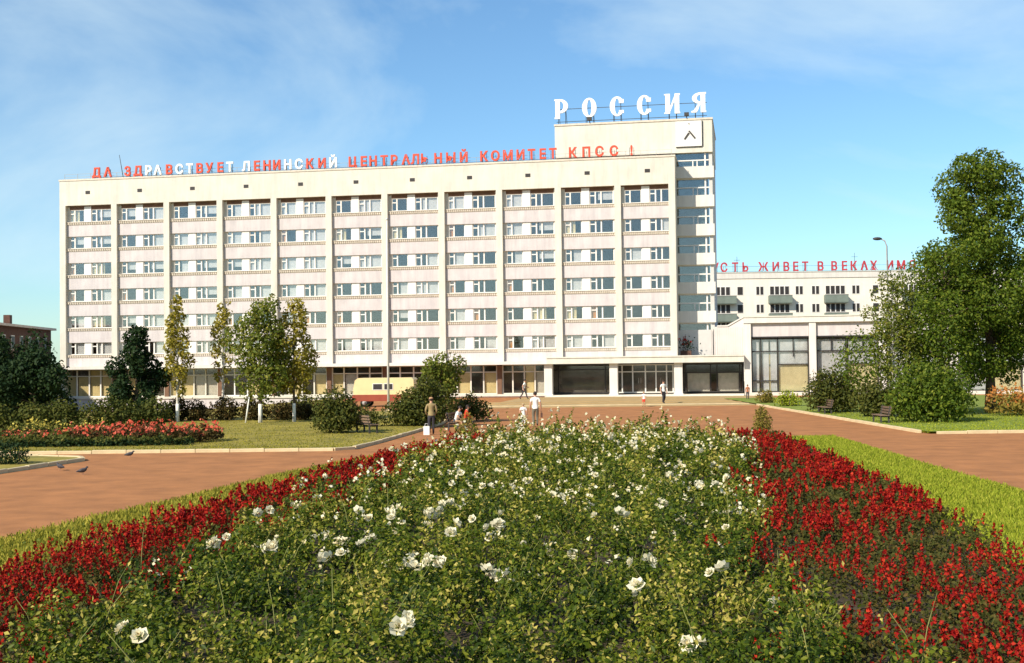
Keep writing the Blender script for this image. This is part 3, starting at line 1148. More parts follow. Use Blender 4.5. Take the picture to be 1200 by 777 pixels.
# ------------------------------------------------------------------ far apartment block on the right
FY = 200.0
apt = empty('apartment_building', (30.4, FY, 0), math.radians(-1.0), 'cream apartment block with grey-green balconies seen far behind the white pavilion', 'building')
mb = MB()
mb.box(0, 56, 0.0, 12, -1, 16.0)
mb.build('wall', FARW, apt)
mb = MB()
mb.box(-0.1, 56.1, -0.12, 12.1, 16.0, 16.9)
mb.build('parapet', WHITE, apt)
mb = MB()
mb.box(-0.15, 56.15, -0.2, 12.2, 16.9, 17.0)
mb.build('roof_edge', BAND, apt)


def far_window(w, h, n):
    f, p = MB(), MB()
    f.box(-w / 2, w / 2, -0.03, 0.02, 0, h)
    q = w / n
    for i in range(n):
        p.box(-w / 2 + q * i + 0.09, -w / 2 + q * (i + 1) - 0.09, -0.05, -0.031, 0.1, h - 0.1)
    return f.mesh('window', TRIM), p.mesh('pane', DARKMET)


FW = {n: far_window(w, 1.45, n) for n, w in ((1, 1.0), (2, 1.25), (4, 3.1))}
wins = [(845, 4), (868, 1), (891, 2), (914, 4), (937, 2), (956, 2), (979, 4), (1003, 2), (1026, 1), (1048, 2), (1070, 4), (1092, 2), (1115, 2), (1138, 4), (1160, 2), (1183, 1)]
mbb = MB()
mbb.box(-1.75, 1.75, -1.15, -0.05, 0, 0.15)
for (x0, x1, y0, y1) in ((-1.78, 1.78, -1.20, -1.10), (-1.78, -1.68, -1.098, -0.05), (1.68, 1.78, -1.098, -0.05)):
    mbb.box(x0, x1, y0, y1, 0.10, 1.25)
balm = mbb.mesh('balcony', BALC)
mbb = MB()
mbb.box(-1.82, 1.82, -1.25, -1.06, 1.252, 1.33)
railm = mbb.mesh('balcony_rail', GALV)
for row in range(5):
    zc = 13.35 - 2.8 * row
    for (px, n) in wins:
        x = (px - 600) / 1500 * FY - 30.4
        w = link('window', FW[n][0], apt, (x, -0.004, zc))
        link('pane', FW[n][1], w)
        if n == 4 and row < 4:
            bo = link('balcony', balm, apt, (x + (0.55 if px == 845 else 0), 0, zc - 1.35))
            link('balcony_rail', railm, bo)
sg3 = empty('far_rooftop_slogan', (30.4, FY, 0), math.radians(-1.0), 'line of dark red slogan letters on the roof of the far apartment block', 'sign')
far = [('П', 829), ('У', 840), ('С', 850), ('Т', 863), ('Ь', 875), ('Ж', 896), ('И', 910.6), ('В', 923), ('Е', 934), ('Т', 945), ('В', 963), ('В', 979), ('Е', 991), ('К', 1002), ('А', 1014), ('Х', 1025),
       ('И', 1044), ('М', 1057), ('Я', 1070)]
REDF = mat('faded_red_letter_paint', (0.46, 0.05, 0.06), 0.6, 0.15, 1.0)
sign(sg3, [(c, (px - 600) / 1500 * FY - 30.4, REDF) for c, px in far], 1.40, 17.15, 0.3, 0.85, 0.02, 0.08, (17.1, 17.9), 17.0)
for px, h in ((865, 2.8), (1003, 3.2)):
    mb = MB()
    mb.tube([(0, 0, 0), (0, 0, h)], [0.05, 0.03], 5)
    mb.tube([(-0.5, 0, h * .8), (0.5, 0, h * .8)], 0.025, 4)
    o = mb.build('roof_aerial', IRON, None, ((px - 600) / 1500 * (FY + 3), FY + 3, 16.9))
    tag(o, 'thin aerial at the left end of the far apartment roof near the tower' if px == 865 else 'thin aerial rising between slogan letters in the middle of the far roof', 'aerial', 'aerials on the far roof')

# ------------------------------------------------------------------ dark building at the left edge
lb = empty('brick_building', (-51.2, 122, -1.2), 0, 'dark brown brick building with a pale roof beyond the trees at the left edge', 'building')
ang = math.atan2(28, -2.8)
mb = MB()
lb.rotation_euler = (0, 0, ang - math.pi / 2)
mb.box(-22, 0, -12, 28, 0, 8.9)
mb.build('wall', DKBRICK, lb)
mb = MB()
mb.prism([(-22.6, 8.9), (0.5, 8.9), (0.5, 9.15), (-11, 9.9), (-22.6, 9.15)], 'y', -12.5, 28.5)
rf = mb.build('roof', ROOFP, lb)
for y in (6, 21):
    mb = MB()
    mb.box(-3.4, -2.7, y, y + 0.9, 9.2, 10.5)
    mb.build('chimney', DKBRICK, rf)
mb = MB()
mb.box(-0.02, 0.05, -0.6, 0.6, 0, 1.5)
wm = mb.mesh('window', TRIM)
mb = MB()
mb.box(0.052, 0.07, -0.5, 0.5, 0.1, 1.4)
wp = mb.mesh('pane', DARKMET)
for r in range(3):
    for k in range(12):
        w = link('window', wm, lb, (0, -10 + 3.2 * k, 0.9 + 2.8 * r))
        link('pane', wp, w)

# ------------------------------------------------------------------ trees, shrubs, hedges
def crown_points(blobs, n, rng):
    """points spread through ellipsoid clumps, denser near their skins"""
    vol = np.array([b[3] * b[4] * b[5] for b in blobs]) ** 0.8
    cnt = rng.multinomial(n, vol / vol.sum())
    P, N = [], []
    for b, c in zip(blobs, cnt):
        d = rng.normal(size=(c, 3))
        d /= np.linalg.norm(d, axis=1)[:, None]
        r = rng.uniform(0.25, 1.0, c) ** 0.45
        r *= 1 + rng.normal(0, 0.10, c)
        P.append(np.array(b[:3]) + d * r[:, None] * np.array(b[3:6]))
        N.append(d * 0.8 + np.array([-0.28, -0.25, 0.42]))
    return np.concatenate(P), np.concatenate(N)


def tree(name, label, loc, H, crown, leafm, nleaf, leafs, trunk_r, seed, group=None, barkm=BARK, lime=0.0, crown_base=0.3, nblob=26, lean=(0, 0), top_taper=0.6, cat='tree', irregular=0.35, blob=0.30, bow=0):
    """crown = (half width x, half width y); limbs end in clumps of leaves"""
    rng = np.random.default_rng(seed)
    rd = random.Random(seed)
    root = empty(name, loc, 0, label, cat, group)
    mb = MB()
    zt = H * 0.93
    pts, rad = [], []
    for k in range(8):
        t = k / 7
        pts.append((lean[0] * t + rd.uniform(-.03, .03) * H * .2 * t + bow * math.sin(t * math.pi), lean[1] * t + rd.uniform(-.03, .03) * H * .2 * t, zt * t))
        rad.append(trunk_r * (1 - 0.9 * t) + 0.01)
    rad[0] *= 1.25
    mb.tube(pts, rad, 7)
    P0 = [Vector(p) for p in pts]

    def on_trunk(z):
        t = max(0, min(0.999, z / zt)) * 7
        i = int(t)
        return P0[i].lerp(P0[i + 1], t - i)
    blobs = []
    for k in range(nblob):
        q = (k + 0.5) / nblob
        z = H * (crown_base + (0.97 - crown_base) * q ** 0.9)
        prof = (min(1, (q + 0.08) / 0.28)) ** 0.7 if q < 0.28 else 1 - top_taper * ((q - 0.28) / 0.72) ** 1.25
        prof *= 1 + rd.uniform(-irregular, irregular)
        a = k * 2.39996 + rd.uniform(-0.5, 0.5)
        rr = prof * rd.uniform(0.45, 0.85)
        c0 = on_trunk(z)
        p = Vector((c0.x + crown[0] * rr * math.cos(a), c0.y + crown[1] * rr * math.sin(a), z))
        br = blob * crown[0] * (0.55 + 0.6 * prof) * rd.uniform(0.75, 1.25)
        blobs.append((p.x, p.y, p.z, br, br, br * rd.uniform(0.75, 1.25)))
        s0 = on_trunk(max(0.12 * H, z - H * rd.uniform(0.05, 0.12)))
        mid = s0.lerp(p, 0.5) + Vector((0, 0, 0.03 * H))
        r0 = max(0.012, trunk_r * 0.4 * (1 - z / H) + 0.012)
        mb.tube([s0, mid, p], [r0, r0 * 0.6, r0 * 0.25], 5, cap=False)
    mb.build('trunk', barkm, root)
    if lime:
        lm = MB()
        n_ = 3
        lm.tube([on_trunk(lime * i / n_) for i in range(n_ + 1)], [trunk_r * (1.28 - 0.2 * min(1, i)) + 0.012 for i in range(n_ + 1)], 8)
        lm.build('whitewash', LIME, root)
    P, N = crown_points(blobs, nleaf, rng)
    V = leaf_arrays(P, N, leafs, 0.62, 0.15, 0.8, rng)
    # clumps differ a little in leaf colour
    tt = tints(len(P), 0.42, 0.22, rng)
    link('crown', quad_mesh('crown', V, leafm, tt), root)
    return root


def bush(name, label, loc, blobs, leafm, n, leafs, seed, group=None, cat='shrub', stems=8):
    rng = np.random.default_rng(seed)
    rd = random.Random(seed)
    root = empty(name, loc, 0, label, cat, group)
    P, N = crown_points(blobs, n, rng)
    keep = P[:, 2] > 0.02
    P, N = P[keep], N[keep]
    link('foliage', quad_mesh('foliage', leaf_arrays(P, N, leafs, 0.6, 0.15, 0.8, rng), leafm, tints(len(P), 0.42, 0.24, rng)), root)
    mb = MB()
    for k in range(stems):
        b = rd.choice(blobs)
        mb.tube([(rd.uniform(-.15, .15) + b[0] * .4, rd.uniform(-.1, .1) + b[1] * .4, 0), (b[0] * .8, b[1] * .8, b[2] * .6), (b[0] + rd.uniform(-.3, .3) * b[3], b[1], b[2] + b[5] * rd.uniform(.5, 1.0))], [0.035, 0.025, 0.01], 5)
    tag(mb.build('stems', BARK, root), kind='stuff')
    return root


def dome(w, d, h, k, seed, rough=0.35):
    """clumps making up a rounded bush w x d x h"""
    rd = random.Random(seed)
    out = []
    for i in range(k):
        a = i * 2.39996
        r = math.sqrt((i + .5) / k) * 0.78
        x, y = w / 2 * r * math.cos(a), d / 2 * r * math.sin(a)
        top = h * math.sqrt(max(0.12, 1 - r * r)) * (1 + rd.uniform(-rough, rough * .4))
        br = 0.27 * w * rd.uniform(0.8, 1.2)
        out.append((x, y, max(br * .5, top - br * 0.8), br, br * d / w, br * rd.uniform(.8, 1.2)))
        if top > br * 2.2:
            out.append((x * 1.1, y * 1.1, top * 0.38, br * 1.1, br * 1.1 * d / w, top * 0.36))
    return out


# left lawn
def gl(x, y):
    return (x, y, float(gz(x, y)) + 0.05)


tree('evergreen_tree', 'small dark dense tree on the left lawn, left of the yellowing birches', gl(-21.7, 74), 5.7, (1.7, 1.6), L_DARK, 6000, 0.22, 0.13, 31, None, BARK, 0, 0.08, 34, top_taper=0.78, blob=0.27, irregular=0.55)
BG = 'young trees on the left lawn'
tree('birch_tree', 'slim yellowing birch just right of the dark small tree', gl(-19.5, 74.5), 7.5, (0.95, 0.9), L_BIRCH, 2300, 0.19, 0.085, 32, BG, BIRCH, 1.1, 0.22, 28, top_taper=0.75, blob=0.36)
tree('birch_tree', 'thinnest sparse birch with bare lower stem in the left lawn row', gl(-17.2, 76), 7.3, (0.85, 0.85), L_BIRCH, 1250, 0.18, 0.075, 33, BG, BIRCH, 1.1, 0.30, 22, top_taper=0.7, blob=0.34)
tree('leafy_tree', 'fullest green young tree on the left lawn with a whitewashed trunk', gl(-14.2, 72), 7.0, (1.75, 1.6), L_MID, 5600, 0.21, 0.09, 34, BG, BARK, 1.1, 0.21, 30, top_taper=0.62, blob=0.36)
tree('leafy_tree', 'yellow green young tree at the right end of the left lawn row', gl(-12.4, 72.6), 7.0, (1.35, 1.3), L_BIRCH, 3000, 0.20, 0.075, 35, BG, BARK, 1.1, 0.22, 28, top_taper=0.6, blob=0.36)
mb = MB()
mb.tube([(0, 0, 0), (0.22, 0, 1.5)], [0.045, 0.04], 6)
tag(mb.build('tree_stake', LIME, None, gl(-14.95, 71.6)), 'short leaning white stake beside the fullest young tree', 'stake')
# trees in front of the dark building
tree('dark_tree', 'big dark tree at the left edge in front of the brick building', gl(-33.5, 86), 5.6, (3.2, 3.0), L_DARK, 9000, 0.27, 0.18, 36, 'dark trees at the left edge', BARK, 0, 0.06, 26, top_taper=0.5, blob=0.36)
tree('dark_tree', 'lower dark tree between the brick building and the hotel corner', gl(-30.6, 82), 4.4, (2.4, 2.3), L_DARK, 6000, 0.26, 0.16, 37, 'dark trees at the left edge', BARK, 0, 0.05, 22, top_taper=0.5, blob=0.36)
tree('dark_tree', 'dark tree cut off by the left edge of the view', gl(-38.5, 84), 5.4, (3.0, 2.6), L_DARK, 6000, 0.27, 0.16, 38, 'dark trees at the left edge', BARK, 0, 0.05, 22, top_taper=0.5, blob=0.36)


def hedge(name, label, pts, w, h, leafm, seed, dens=70, leafs=0.17, group=None, rough=0.25):
    rng = np.random.default_rng(seed)
    rd = random.Random(seed)
    blobs = []
    cx, cy = pts[0]
    for (ax, ay), (bx, by) in zip(pts[:-1], pts[1:]):
        L = math.hypot(bx - ax, by - ay)
        n = max(2, int(L / (w * 0.45)))
        for k in range(n):
            t = (k + rd.random()) / n
            hh = h * (1 + rd.uniform(-rough, rough))
            x, y = ax + (bx - ax) * t + rd.uniform(-.2, .2) * w, ay + (by - ay) * t + rd.uniform(-.2, .2) * w
            blobs.append((x - cx, y - cy, float(gz(x, y)) + hh * 0.5, w * .55, w * .5, hh * .52))
    tot = sum(b[3] * b[5] for b in blobs)
    root = empty(name, (cx, cy, 0), 0, label, 'hedge', group)
    P, N = crown_points(blobs, int(tot * dens * 4), rng)
    P, N = P[P[:, 2] > -1.1], N[P[:, 2] > -1.1]
    link('foliage', quad_mesh('foliage', leaf_arrays(P, N, leafs, 0.6, 0.15, 0.8, rng), leafm, tints(len(P), 0.42, 0.22, rng)), root)
    mb = MB()
    for b in blobs:
        for q in (-.25, .25):
            mb.tube([(b[0] + q * w, b[1], b[2] - b[5]), (b[0] + q * w * .8, b[1], b[2] + b[5] * .3)], [0.02, 0.008], 4)
    tag(mb.build('stems', BARK, root), kind='stuff')
    return root


hedge('hedge', 'long rough green hedge behind the round flower bed at far left', [(-34, 61.5), (-27, 62.5), (-20.5, 63.5), (-17.5, 65)], 1.6, 1.5, L_HEDGE, 41, 230)
hedge('hedge', 'reddish green hedge along the back of the left lawn below the young trees', [(-24.5, 76.0), (-19.5, 76.0), (-15, 75.5), (-10.5, 75.0)], 1.2, 1.25, L_RUST, 42, 230)
hedge('hedge', 'low clipped dark hedge in the corner bed at the left edge', [(-20.5, 43.4), (-16.55, 43.4)], 1.1, 0.85, L_DARK, 43, 420, 0.10, rough=0.08)
hedge('hedge', 'low dark green hedge behind the left bench', [(-8.0, 66.0), (-5.4, 66.4), (-4.6, 69.5)], 1.2, 1.25, L_SHRUB, 44, 180, 0.15)
bush('round_shrub', 'round bush at the corner of the left lawn, left of the bench', (-8.3, 60.3, 0.1), dome(2.15, 1.9, 2.05, 12, 51), L_SHRUB, 4200, 0.15, 51)
bush('tall_shrub', 'tall dense bush behind the man in the brown jacket', (-4.65, 66.5, 0.1), dome(2.8, 2.3, 2.25, 14, 52), L_SHRUB, 5600, 0.17, 52)
tree('arching_tree', 'yellow green arching small tree rising behind the tall bush', (-3.9, 70.5, 0.1), 3.5, (1.3, 1.2), L_MID, 2600, 0.19, 0.06, 53, None, BARK, 0, 0.3, 16, top_taper=0.35, blob=0.40)
bush('bush', 'spreading bush right of the tall bush, behind the red shirted sitter', (-2.7, 73, 0.1), dome(2.4, 1.8, 1.35, 9, 54), L_SHRUB, 2400, 0.16, 54)
bush('bush', 'dark bush in front of the hotel left of the red and cream van', (-12.9, 79, 0.0), dome(2.2, 1.8, 1.4, 9, 55), L_SHRUB, 2000, 0.17, 55)
# two small clipped conifers at the far corners of the middle bed
for (x, y, h, lab, sd) in ((10.35, 53.3, 1.42, 'ochre egg shaped little conifer at the right far corner of the rose bed', 56), (-1.95, 54, 1.25, 'sparse yellowish little bush at the left far corner of the rose bed', 57)):
    w = 0.52 if sd == 56 else 0.60
    bl = [(0, 0, h * .28, w * .8, w * .8, h * .27), (0.03, 0, h * .5, w * .75, w * .75, h * .3), (-.02, 0, h * .75, w * .5, w * .5, h * .24)]
    bush('small_conifer', lab, (x, y, 0.03), bl, L_OCHRE, 1500 if sd == 56 else 700, 0.085, sd, 'little conifers at the end of the rose bed', stems=4)

# right side
tree('big_tree', 'tallest broad leafy tree at the right edge beyond the path', (27.6, 74, 0.1), 15.0, (3.3, 3.2), L_TREE, 36000, 0.20, 0.28, 61, 'trees at the right edge', BARK, 0, 0.13, 84, top_taper=0.55, irregular=0.55, blob=0.27)
tree('side_tree', 'shorter spreading tree left of the tallest tree at right', (23.9, 72, 0.1), 9.8, (3.5, 3.0), L_TREE, 19000, 0.18, 0.17, 62, 'trees at the right edge', BARK, 0, 0.12, 48, lean=(0.6, 0), top_taper=0.45, irregular=0.55, blob=0.27)
tree('slim_tree', 'slim yellow green tree with whitewashed foot nearest the pavilion windows', (21.0, 70.5, 0.1), 8.0, (1.6, 1.5), L_MID, 4200, 0.17, 0.10, 63, 'trees at the right edge', BIRCH, 1.6, 0.24, 28, top_taper=0.55, blob=0.34)
tree('edge_tree', 'dense tree cut off by the right edge of the view', (34.4, 80, 0.1), 10.5, (3.4, 3.2), L_TREE, 18000, 0.22, 0.24, 64, 'trees at the right edge', BARK, 0, 0.24, 36, top_taper=0.5, irregular=0.4)
bush('big_shrub', 'biggest dark green bush below the tall trees at right', (20.9, 64.2, 0.1), dome(4.0, 3.0, 3.3, 18, 65), L_TREE, 8500, 0.18, 65)
bush('shrub', 'green bush in front of the first pavilion window', (19.3, 77, 0.1), dome(3.5, 2.6, 2.75, 13, 66), L_SHRUB, 4800, 0.19, 66)
bush('shrub', 'green bush in front of the second pavilion window', (20.2, 70.5, 0.1), dome(2.7, 2.2, 2.25, 11, 67), L_SHRUB, 3800, 0.17, 67)
bush('low_shrub', 'low bright green plant at the far end of the right kerb', (18.9, 88, 0.1), dome(1.7, 1.3, 1.0, 7, 68), L_GRASSG, 900, 0.16, 68)
bush('low_shrub', 'low russet plant beside the pavilion step at the far end of the right kerb', (18.7, 95, 0.05), dome(1.4, 1.1, 1.1, 6, 69), L_OCHRE, 700, 0.15, 69)


# ------------------------------------------------------------------ planted strips of flowers
def flower_patch(name, label_kind, region, n, z0, z1, leafm, petm, fr, size, psize, seed):
    """region(rng, n) -> x, y ; leaves low, petals above; one mass of ground cover"""
    rng = np.random.default_rng(seed)
    x, y = region(rng, n)
    g = gz(x, y) + 0.1
    up = rng.uniform(0, 1, n)
    pet = (up > 1 - fr)
    z = g + np.where(pet, z0 + (z1 - z0) * rng.uniform(0.62, 1.0, n), z0 + (z1 - z0) * rng.uniform(0.0, 0.75, n))
    z = g + (z - g) * (1 + 0.30 * np.sin(x * 3.1 + seed) * np.sin(y * 2.7) + 0.22 * np.sin(x * 7.3 + y * 5))
    P = np.stack([x, y, z], -1)
    N = np.tile([-0.25, -0.45, 0.7], (n, 1))
    V = leaf_arrays(P, N, np.where(pet, psize, size), 0.7, 0.15, 0.8, rng)
    return tag(link(name, quad_mesh(name, V, [leafm, petm], tints(n, 0.5, 0.25, rng), pet.astype(int))), kind='stuff')


def ell(cx, cy, rx, ry):
    def f(rng, n):
        a = rng.uniform(0, 2 * math.pi, n)
        r = np.sqrt(rng.uniform(0, 1, n))
        return cx + rx * r * np.cos(a), cy + ry * r * np.sin(a)
    return f


flower_patch('coral_flowers', None, ell(-15.7, 54.8, 3.3, 1.9), 5200, 0.10, 0.66, L_RUST, L_CORAL, 0.15, 0.15, 0.15, 71)
flower_patch('coral_flowers', None, ell(-20.6, 54.5, 1.8, 1.6), 2200, 0.10, 0.50, L_HEDGE, L_CORAL, 0.09, 0.15, 0.13, 72)
flower_patch('yellow_flowers', None, ell(-20.9, 56.3, 1.3, 1.2), 1500, 0.15, 0.75, L_HEDGE, L_YEL, 0.18, 0.15, 0.12, 73)
flower_patch('yellow_flowers', None, ell(-18.8, 57.0, 0.9, 0.8), 600, 0.15, 0.72, L_HEDGE, L_YEL, 0.13, 0.15, 0.11, 74)
flower_patch('bed_edging', None, ell(-17.6, 52.6, 4.6, 0.75), 4000, 0.02, 0.32, L_DARK, L_HEDGE, 0.30, 0.13, 0.13, 75)
flower_patch('bed_edging', None, ell(-23.5, 55.5, 2.6, 2.2), 2800, 0.02, 0.55, L_DARK, L_HEDGE, 0.30, 0.15, 0.15, 77)
flower_patch('orange_flowers', None, ell(29.5, 69.5, 3.8, 2.2), 3600, 0.15, 1.25, L_OCHRE, L_ORG, 0.45, 0.20, 0.18, 76)


def turf(name, seed, ys, xl, xr, n, h, w, m, skip=None):
    """short upright blades"""
    rng = np.random.default_rng(seed)
    # more blades close to the camera
    y = ys[0] + (ys[1] - ys[0]) * rng.uniform(0, 1, n) ** 1.5
    t = rng.uniform(0, 1, n)
    a = np.array([xl(v) for v in y])
    b = np.array([xr(v) for v in y])
    x = a + (b - a) * t
    if skip is not None:
        k = ~skip(x, y)
        x, y = x[k], y[k]
        n = len(x)
    g = gz(x, y) + 0.03
    hh = h * rng.uniform(0.5, 1.3, n)
    ang = rng.uniform(0, 2 * math.pi, n)
    ww = w * rng.uniform(.7, 1.3, n)
    dx, dy = np.cos(ang) * ww, np.sin(ang) * ww
    lx, ly = rng.normal(0, .35, n) * hh, rng.normal(0, .35, n) * hh
    V = np.empty((n, 4, 3))
    V[:, 0] = np.stack([x - dx, y - dy, g], -1)
    V[:, 1] = np.stack([x + dx, y + dy, g], -1)
    V[:, 2] = np.stack([x + dx * .35 + lx, y + dy * .35 + ly, g + hh], -1)
    V[:, 3] = np.stack([x - dx * .35 + lx, y - dy * .35 + ly, g + hh * .93], -1)
    return tag(link(name, quad_mesh(name, V.reshape(-1, 3), m, tints(n, .5, .27, rng))), kind='stuff')


turf('grass', 81, (7, 53.5), lambda y: SAL_RO(y) - 0.2, TURF_R, 84000, 0.11, 0.022, L_GRASSG)
turf('grass', 82, (8, 54), TURF_L, lambda y: SAL_LO(y) + 0.2, 44000, 0.10, 0.022, L_GRASS)
turf('grass', 83, (49.5, 76), lambda y: -25.0, LAWN_R, 42000, 0.09, 0.035, L_GRASS)
turf('grass', 84, (55.7, 80), lambda y: 18.0, lambda y: 34.0, 24000, 0.10, 0.04, L_GRASSG)

# ------------------------------------------------------------------ red salvia
def salvia(name, xl, xr, y0, y1, n, seed, fill):
    rng = np.random.default_rng(seed)
    y = y0 + (y1 - y0) * rng.uniform(0, 1, n) ** 1.25
    t = rng.uniform(0, 1, n)
    a = np.array([xl(v) for v in y])
    b = np.array([xr(v) for v in y])
    x = a + (b - a) * t + rng.normal(0, .14, n)
    inner = 1 if seed == 92 else -1          # ragged edge towards the roses
    x = x - inner * np.abs(rng.normal(0, .45, n)) * (np.abs(x - np.where(inner > 0, a, b)) < .7)
    g = 0.08
    # leaves under the spikes
    k = 15
    hplant = rng.uniform(0.26, 0.44, n) * (1 + 0.25 * np.sin(x * 2.1 + 3 * np.cos(y * 1.3)))
    cx = np.repeat(x, k) + rng.normal(0, .13, n * k)
    cy = np.repeat(y, k) + rng.normal(0, .13, n * k)
    cz = g + np.repeat(hplant, k) * rng.uniform(0.08, 0.85, n * k)
    P1 = np.stack([cx, cy, cz], -1)
    s1 = 0.075 * np.clip(np.repeat(y, k) / 22, 0.9, 1.7)
    V1 = leaf_arrays(P1, np.tile([0, -.2, .8], (n * k, 1)), s1, 0.6, 0.12, 0.7, rng)
    # which plants are in flower: patchy
    pat = np.sin(x * 1.7 + 1.3 * np.sin(y * .9 + seed)) + np.sin(y * 1.1 + 2 * np.cos(x * 1.1)) + rng.normal(0, 1.5, n)
    fl = pat > np.quantile(pat, 1 - fill)
    fx, fy, fh = x[fl], y[fl], hplant[fl]
    m = len(fx)
    q = 13
    lx, ly = rng.normal(0, .05, m), rng.normal(0, .05, m)
    tt = np.tile(np.linspace(0, 1, q), m)
    sl = np.repeat(rng.uniform(0.12, 0.26, m), q)
    rad = 0.032 * (1.15 - tt)
    an = rng.uniform(0, 2 * math.pi, m * q)
    px = np.repeat(fx, q) + np.repeat(lx, q) * tt + np.cos(an) * rad
    py = np.repeat(fy, q) + np.repeat(ly, q) * tt + np.sin(an) * rad
    pz = g + np.repeat(fh, q) * 0.78 + sl * tt
    P2 = np.stack([px, py, pz], -1)
    N2 = np.stack([np.cos(an), np.sin(an), np.full(m * q, .35)], -1)
    s2 = 0.052 * np.clip(np.repeat(fy, q) / 20, 0.95, 1.5)
    V2 = leaf_arrays(P2, N2, s2, 0.75, 0.2, 0.5, rng)
    V = np.concatenate([V1, V2])
    mi = np.concatenate([np.zeros(n * k, int), np.ones(m * q, int)])
    tn = np.concatenate([tints(n * k, .45, .25, rng), tints(m * q, .5, .27, rng)])
    return tag(link(name, quad_mesh(name, V, [L_SALL, L_RED], tn, mi)), kind='stuff')


salvia('red_salvia', SAL_LO, SAL_LI, 8.0, 50.0, 4000, 91, 0.70)
salvia('red_salvia', SAL_RI, SAL_RO, 8.0, 51.0, 5200, 92, 0.38)
# a few strays among the roses at the near end
salvia('red_salvia', lambda y: 0.9, lambda y: 1.7, 10.6, 11.4, 12, 93, 0.8)
salvia('red_salvia', lambda y: 2.4, lambda y: 3.4, 10.2, 13.6, 60, 94, 0.4)

# ------------------------------------------------------------------ rose bushes: one planted mass, and the open blooms on it
rr = np.random.default_rng(101)
bx, by, bh, br_ = [], [], [], []
y = 6.0
while y < 50.6:
    xa, xb = SAL_LI(y) + 0.15, SAL_RI(y) - 0.1
    if y < 14:
        xa, xb = max(xa, -7), min(xb, 6)
    x = xa + rr.uniform(0, .5)
    while x < xb:
        bx.append(x + rr.normal(0, .10))
        by.append(y + rr.normal(0, .14))
        bh.append(float(np.clip(rr.normal(0.76, 0.25), .30, 1.40)))
        br_.append(rr.uniform(.28, .47))
        x += rr.uniform(.66, 1.06)
    y += 0.76
bx, by, bh, br_ = map(np.array, (bx, by, bh, br_))
# low gap with thin green growth on the right, as between roses and salvia
gap = (bx > 3.6) & (by > 22) & (by < 33) & (bx > SAL_RI(26) - 2.6)
bh = np.where(gap, bh * .62, bh)
low = ((bx > 6.9) & (by > 35)) | ((bx > 8.0) & (by > 28))
bh = np.where(low, np.minimum(bh, .72) * .45, bh)
bh = bh + np.where(low, 0, 0.12) * np.sin(bx * .9 + .5) * np.sin(by * .45)
Ps, Ns, Ss, Ts = [], [], [], []
for x, y, h, r in zip(bx, by, bh, br_):
    n = int(np.interp(y, [8, 14, 22, 50], [820, 560, 280, 130]))
    d = rr.normal(size=(n, 3))
    d[:, 2] = np.abs(d[:, 2])
    d /= np.linalg.norm(d, axis=1)[:, None]
    q = rr.uniform(0.35, 1.08, n) ** 0.7
    p = np.stack([x + d[:, 0] * r * q, y + d[:, 1] * r * q, 0.10 + h * (0.22 + 0.72 * d[:, 2] * q + rr.normal(0, .05, n))], -1)
    Ts.append(np.full(n, rr.normal(0, .17)))
    Ps.append(p)
    Ns.append(d * .55 + np.array([-.30, -.32, .50]))
    Ss.append(np.full(n, np.interp(y, [8, 16, 30, 50], [.060, .072, .098, .135])))
    # a few shoots sticking up
    for _ in range(2 if y < 25 else 1):
        a = rr.uniform(0, 6.28)
        L = rr.uniform(.15, .42)
        k = 9
        t = np.linspace(0, 1, k)
        p = np.stack([x + np.cos(a) * r * .6 + t * L * np.cos(a) * .5 + rr.normal(0, .02, k), y + np.sin(a) * r * .6 + t * L * np.sin(a) * .5 + rr.normal(0, .02, k), .10 + h * .85 + t * L], -1)
        Ps.append(p)
        Ts.append(np.full(k, rr.normal(.12, .12)))
        Ns.append(np.tile([-.3, -.4, .6], (k, 1)))
        Ss.append(np.full(k, np.interp(y, [8, 16, 30, 50], [.048, .06, .085, .12])))
P, N, S = np.concatenate(Ps), np.concatenate(Ns), np.concatenate(Ss)
# leaf colour drifts from bush to bush
tn = np.clip(np.concatenate(Ts) + rr.normal(.30, .25, len(P)) + .14 * np.sin(P[:, 0] * 1.7) * np.sin(P[:, 1] * 1.1 + 1), 0, 1)
tn = np.clip(tn + np.interp(P[:, 1], [12, 40], [0, .14]), 0, 1)
tag(link('rose_foliage', quad_mesh('rose_foliage', leaf_arrays(P, N, S, .52, .10, .72, rr), L_ROSE, tn)), kind='stuff')

# long bare-footed shoots and stems standing out of the bushes
mbs = MB()
for k in range(300):
    i = int(rr.integers(0, len(bx)))
    if by[i] > 30 and rr.uniform() < .6:
        continue
    a = rr.uniform(0, 6.28)
    L = rr.uniform(.25, .65)
    p0 = Vector((bx[i], by[i], .10 + bh[i] * .6))
    p1 = p0 + Vector((math.cos(a) * L * .25, math.sin(a) * L * .25, L * .6))
    p2 = p1 + Vector((math.cos(a) * L * .35, math.sin(a) * L * .35, L * .45))
    mbs.tube([p0, p1, p2], [.0065, .005, .003], 4)
STEMG = mat('green_rose_stem', (0.20, 0.20, 0.05), 0.6, 0.3, 3.0)
tag(mbs.build('rose_shoots', STEMG), kind='stuff')


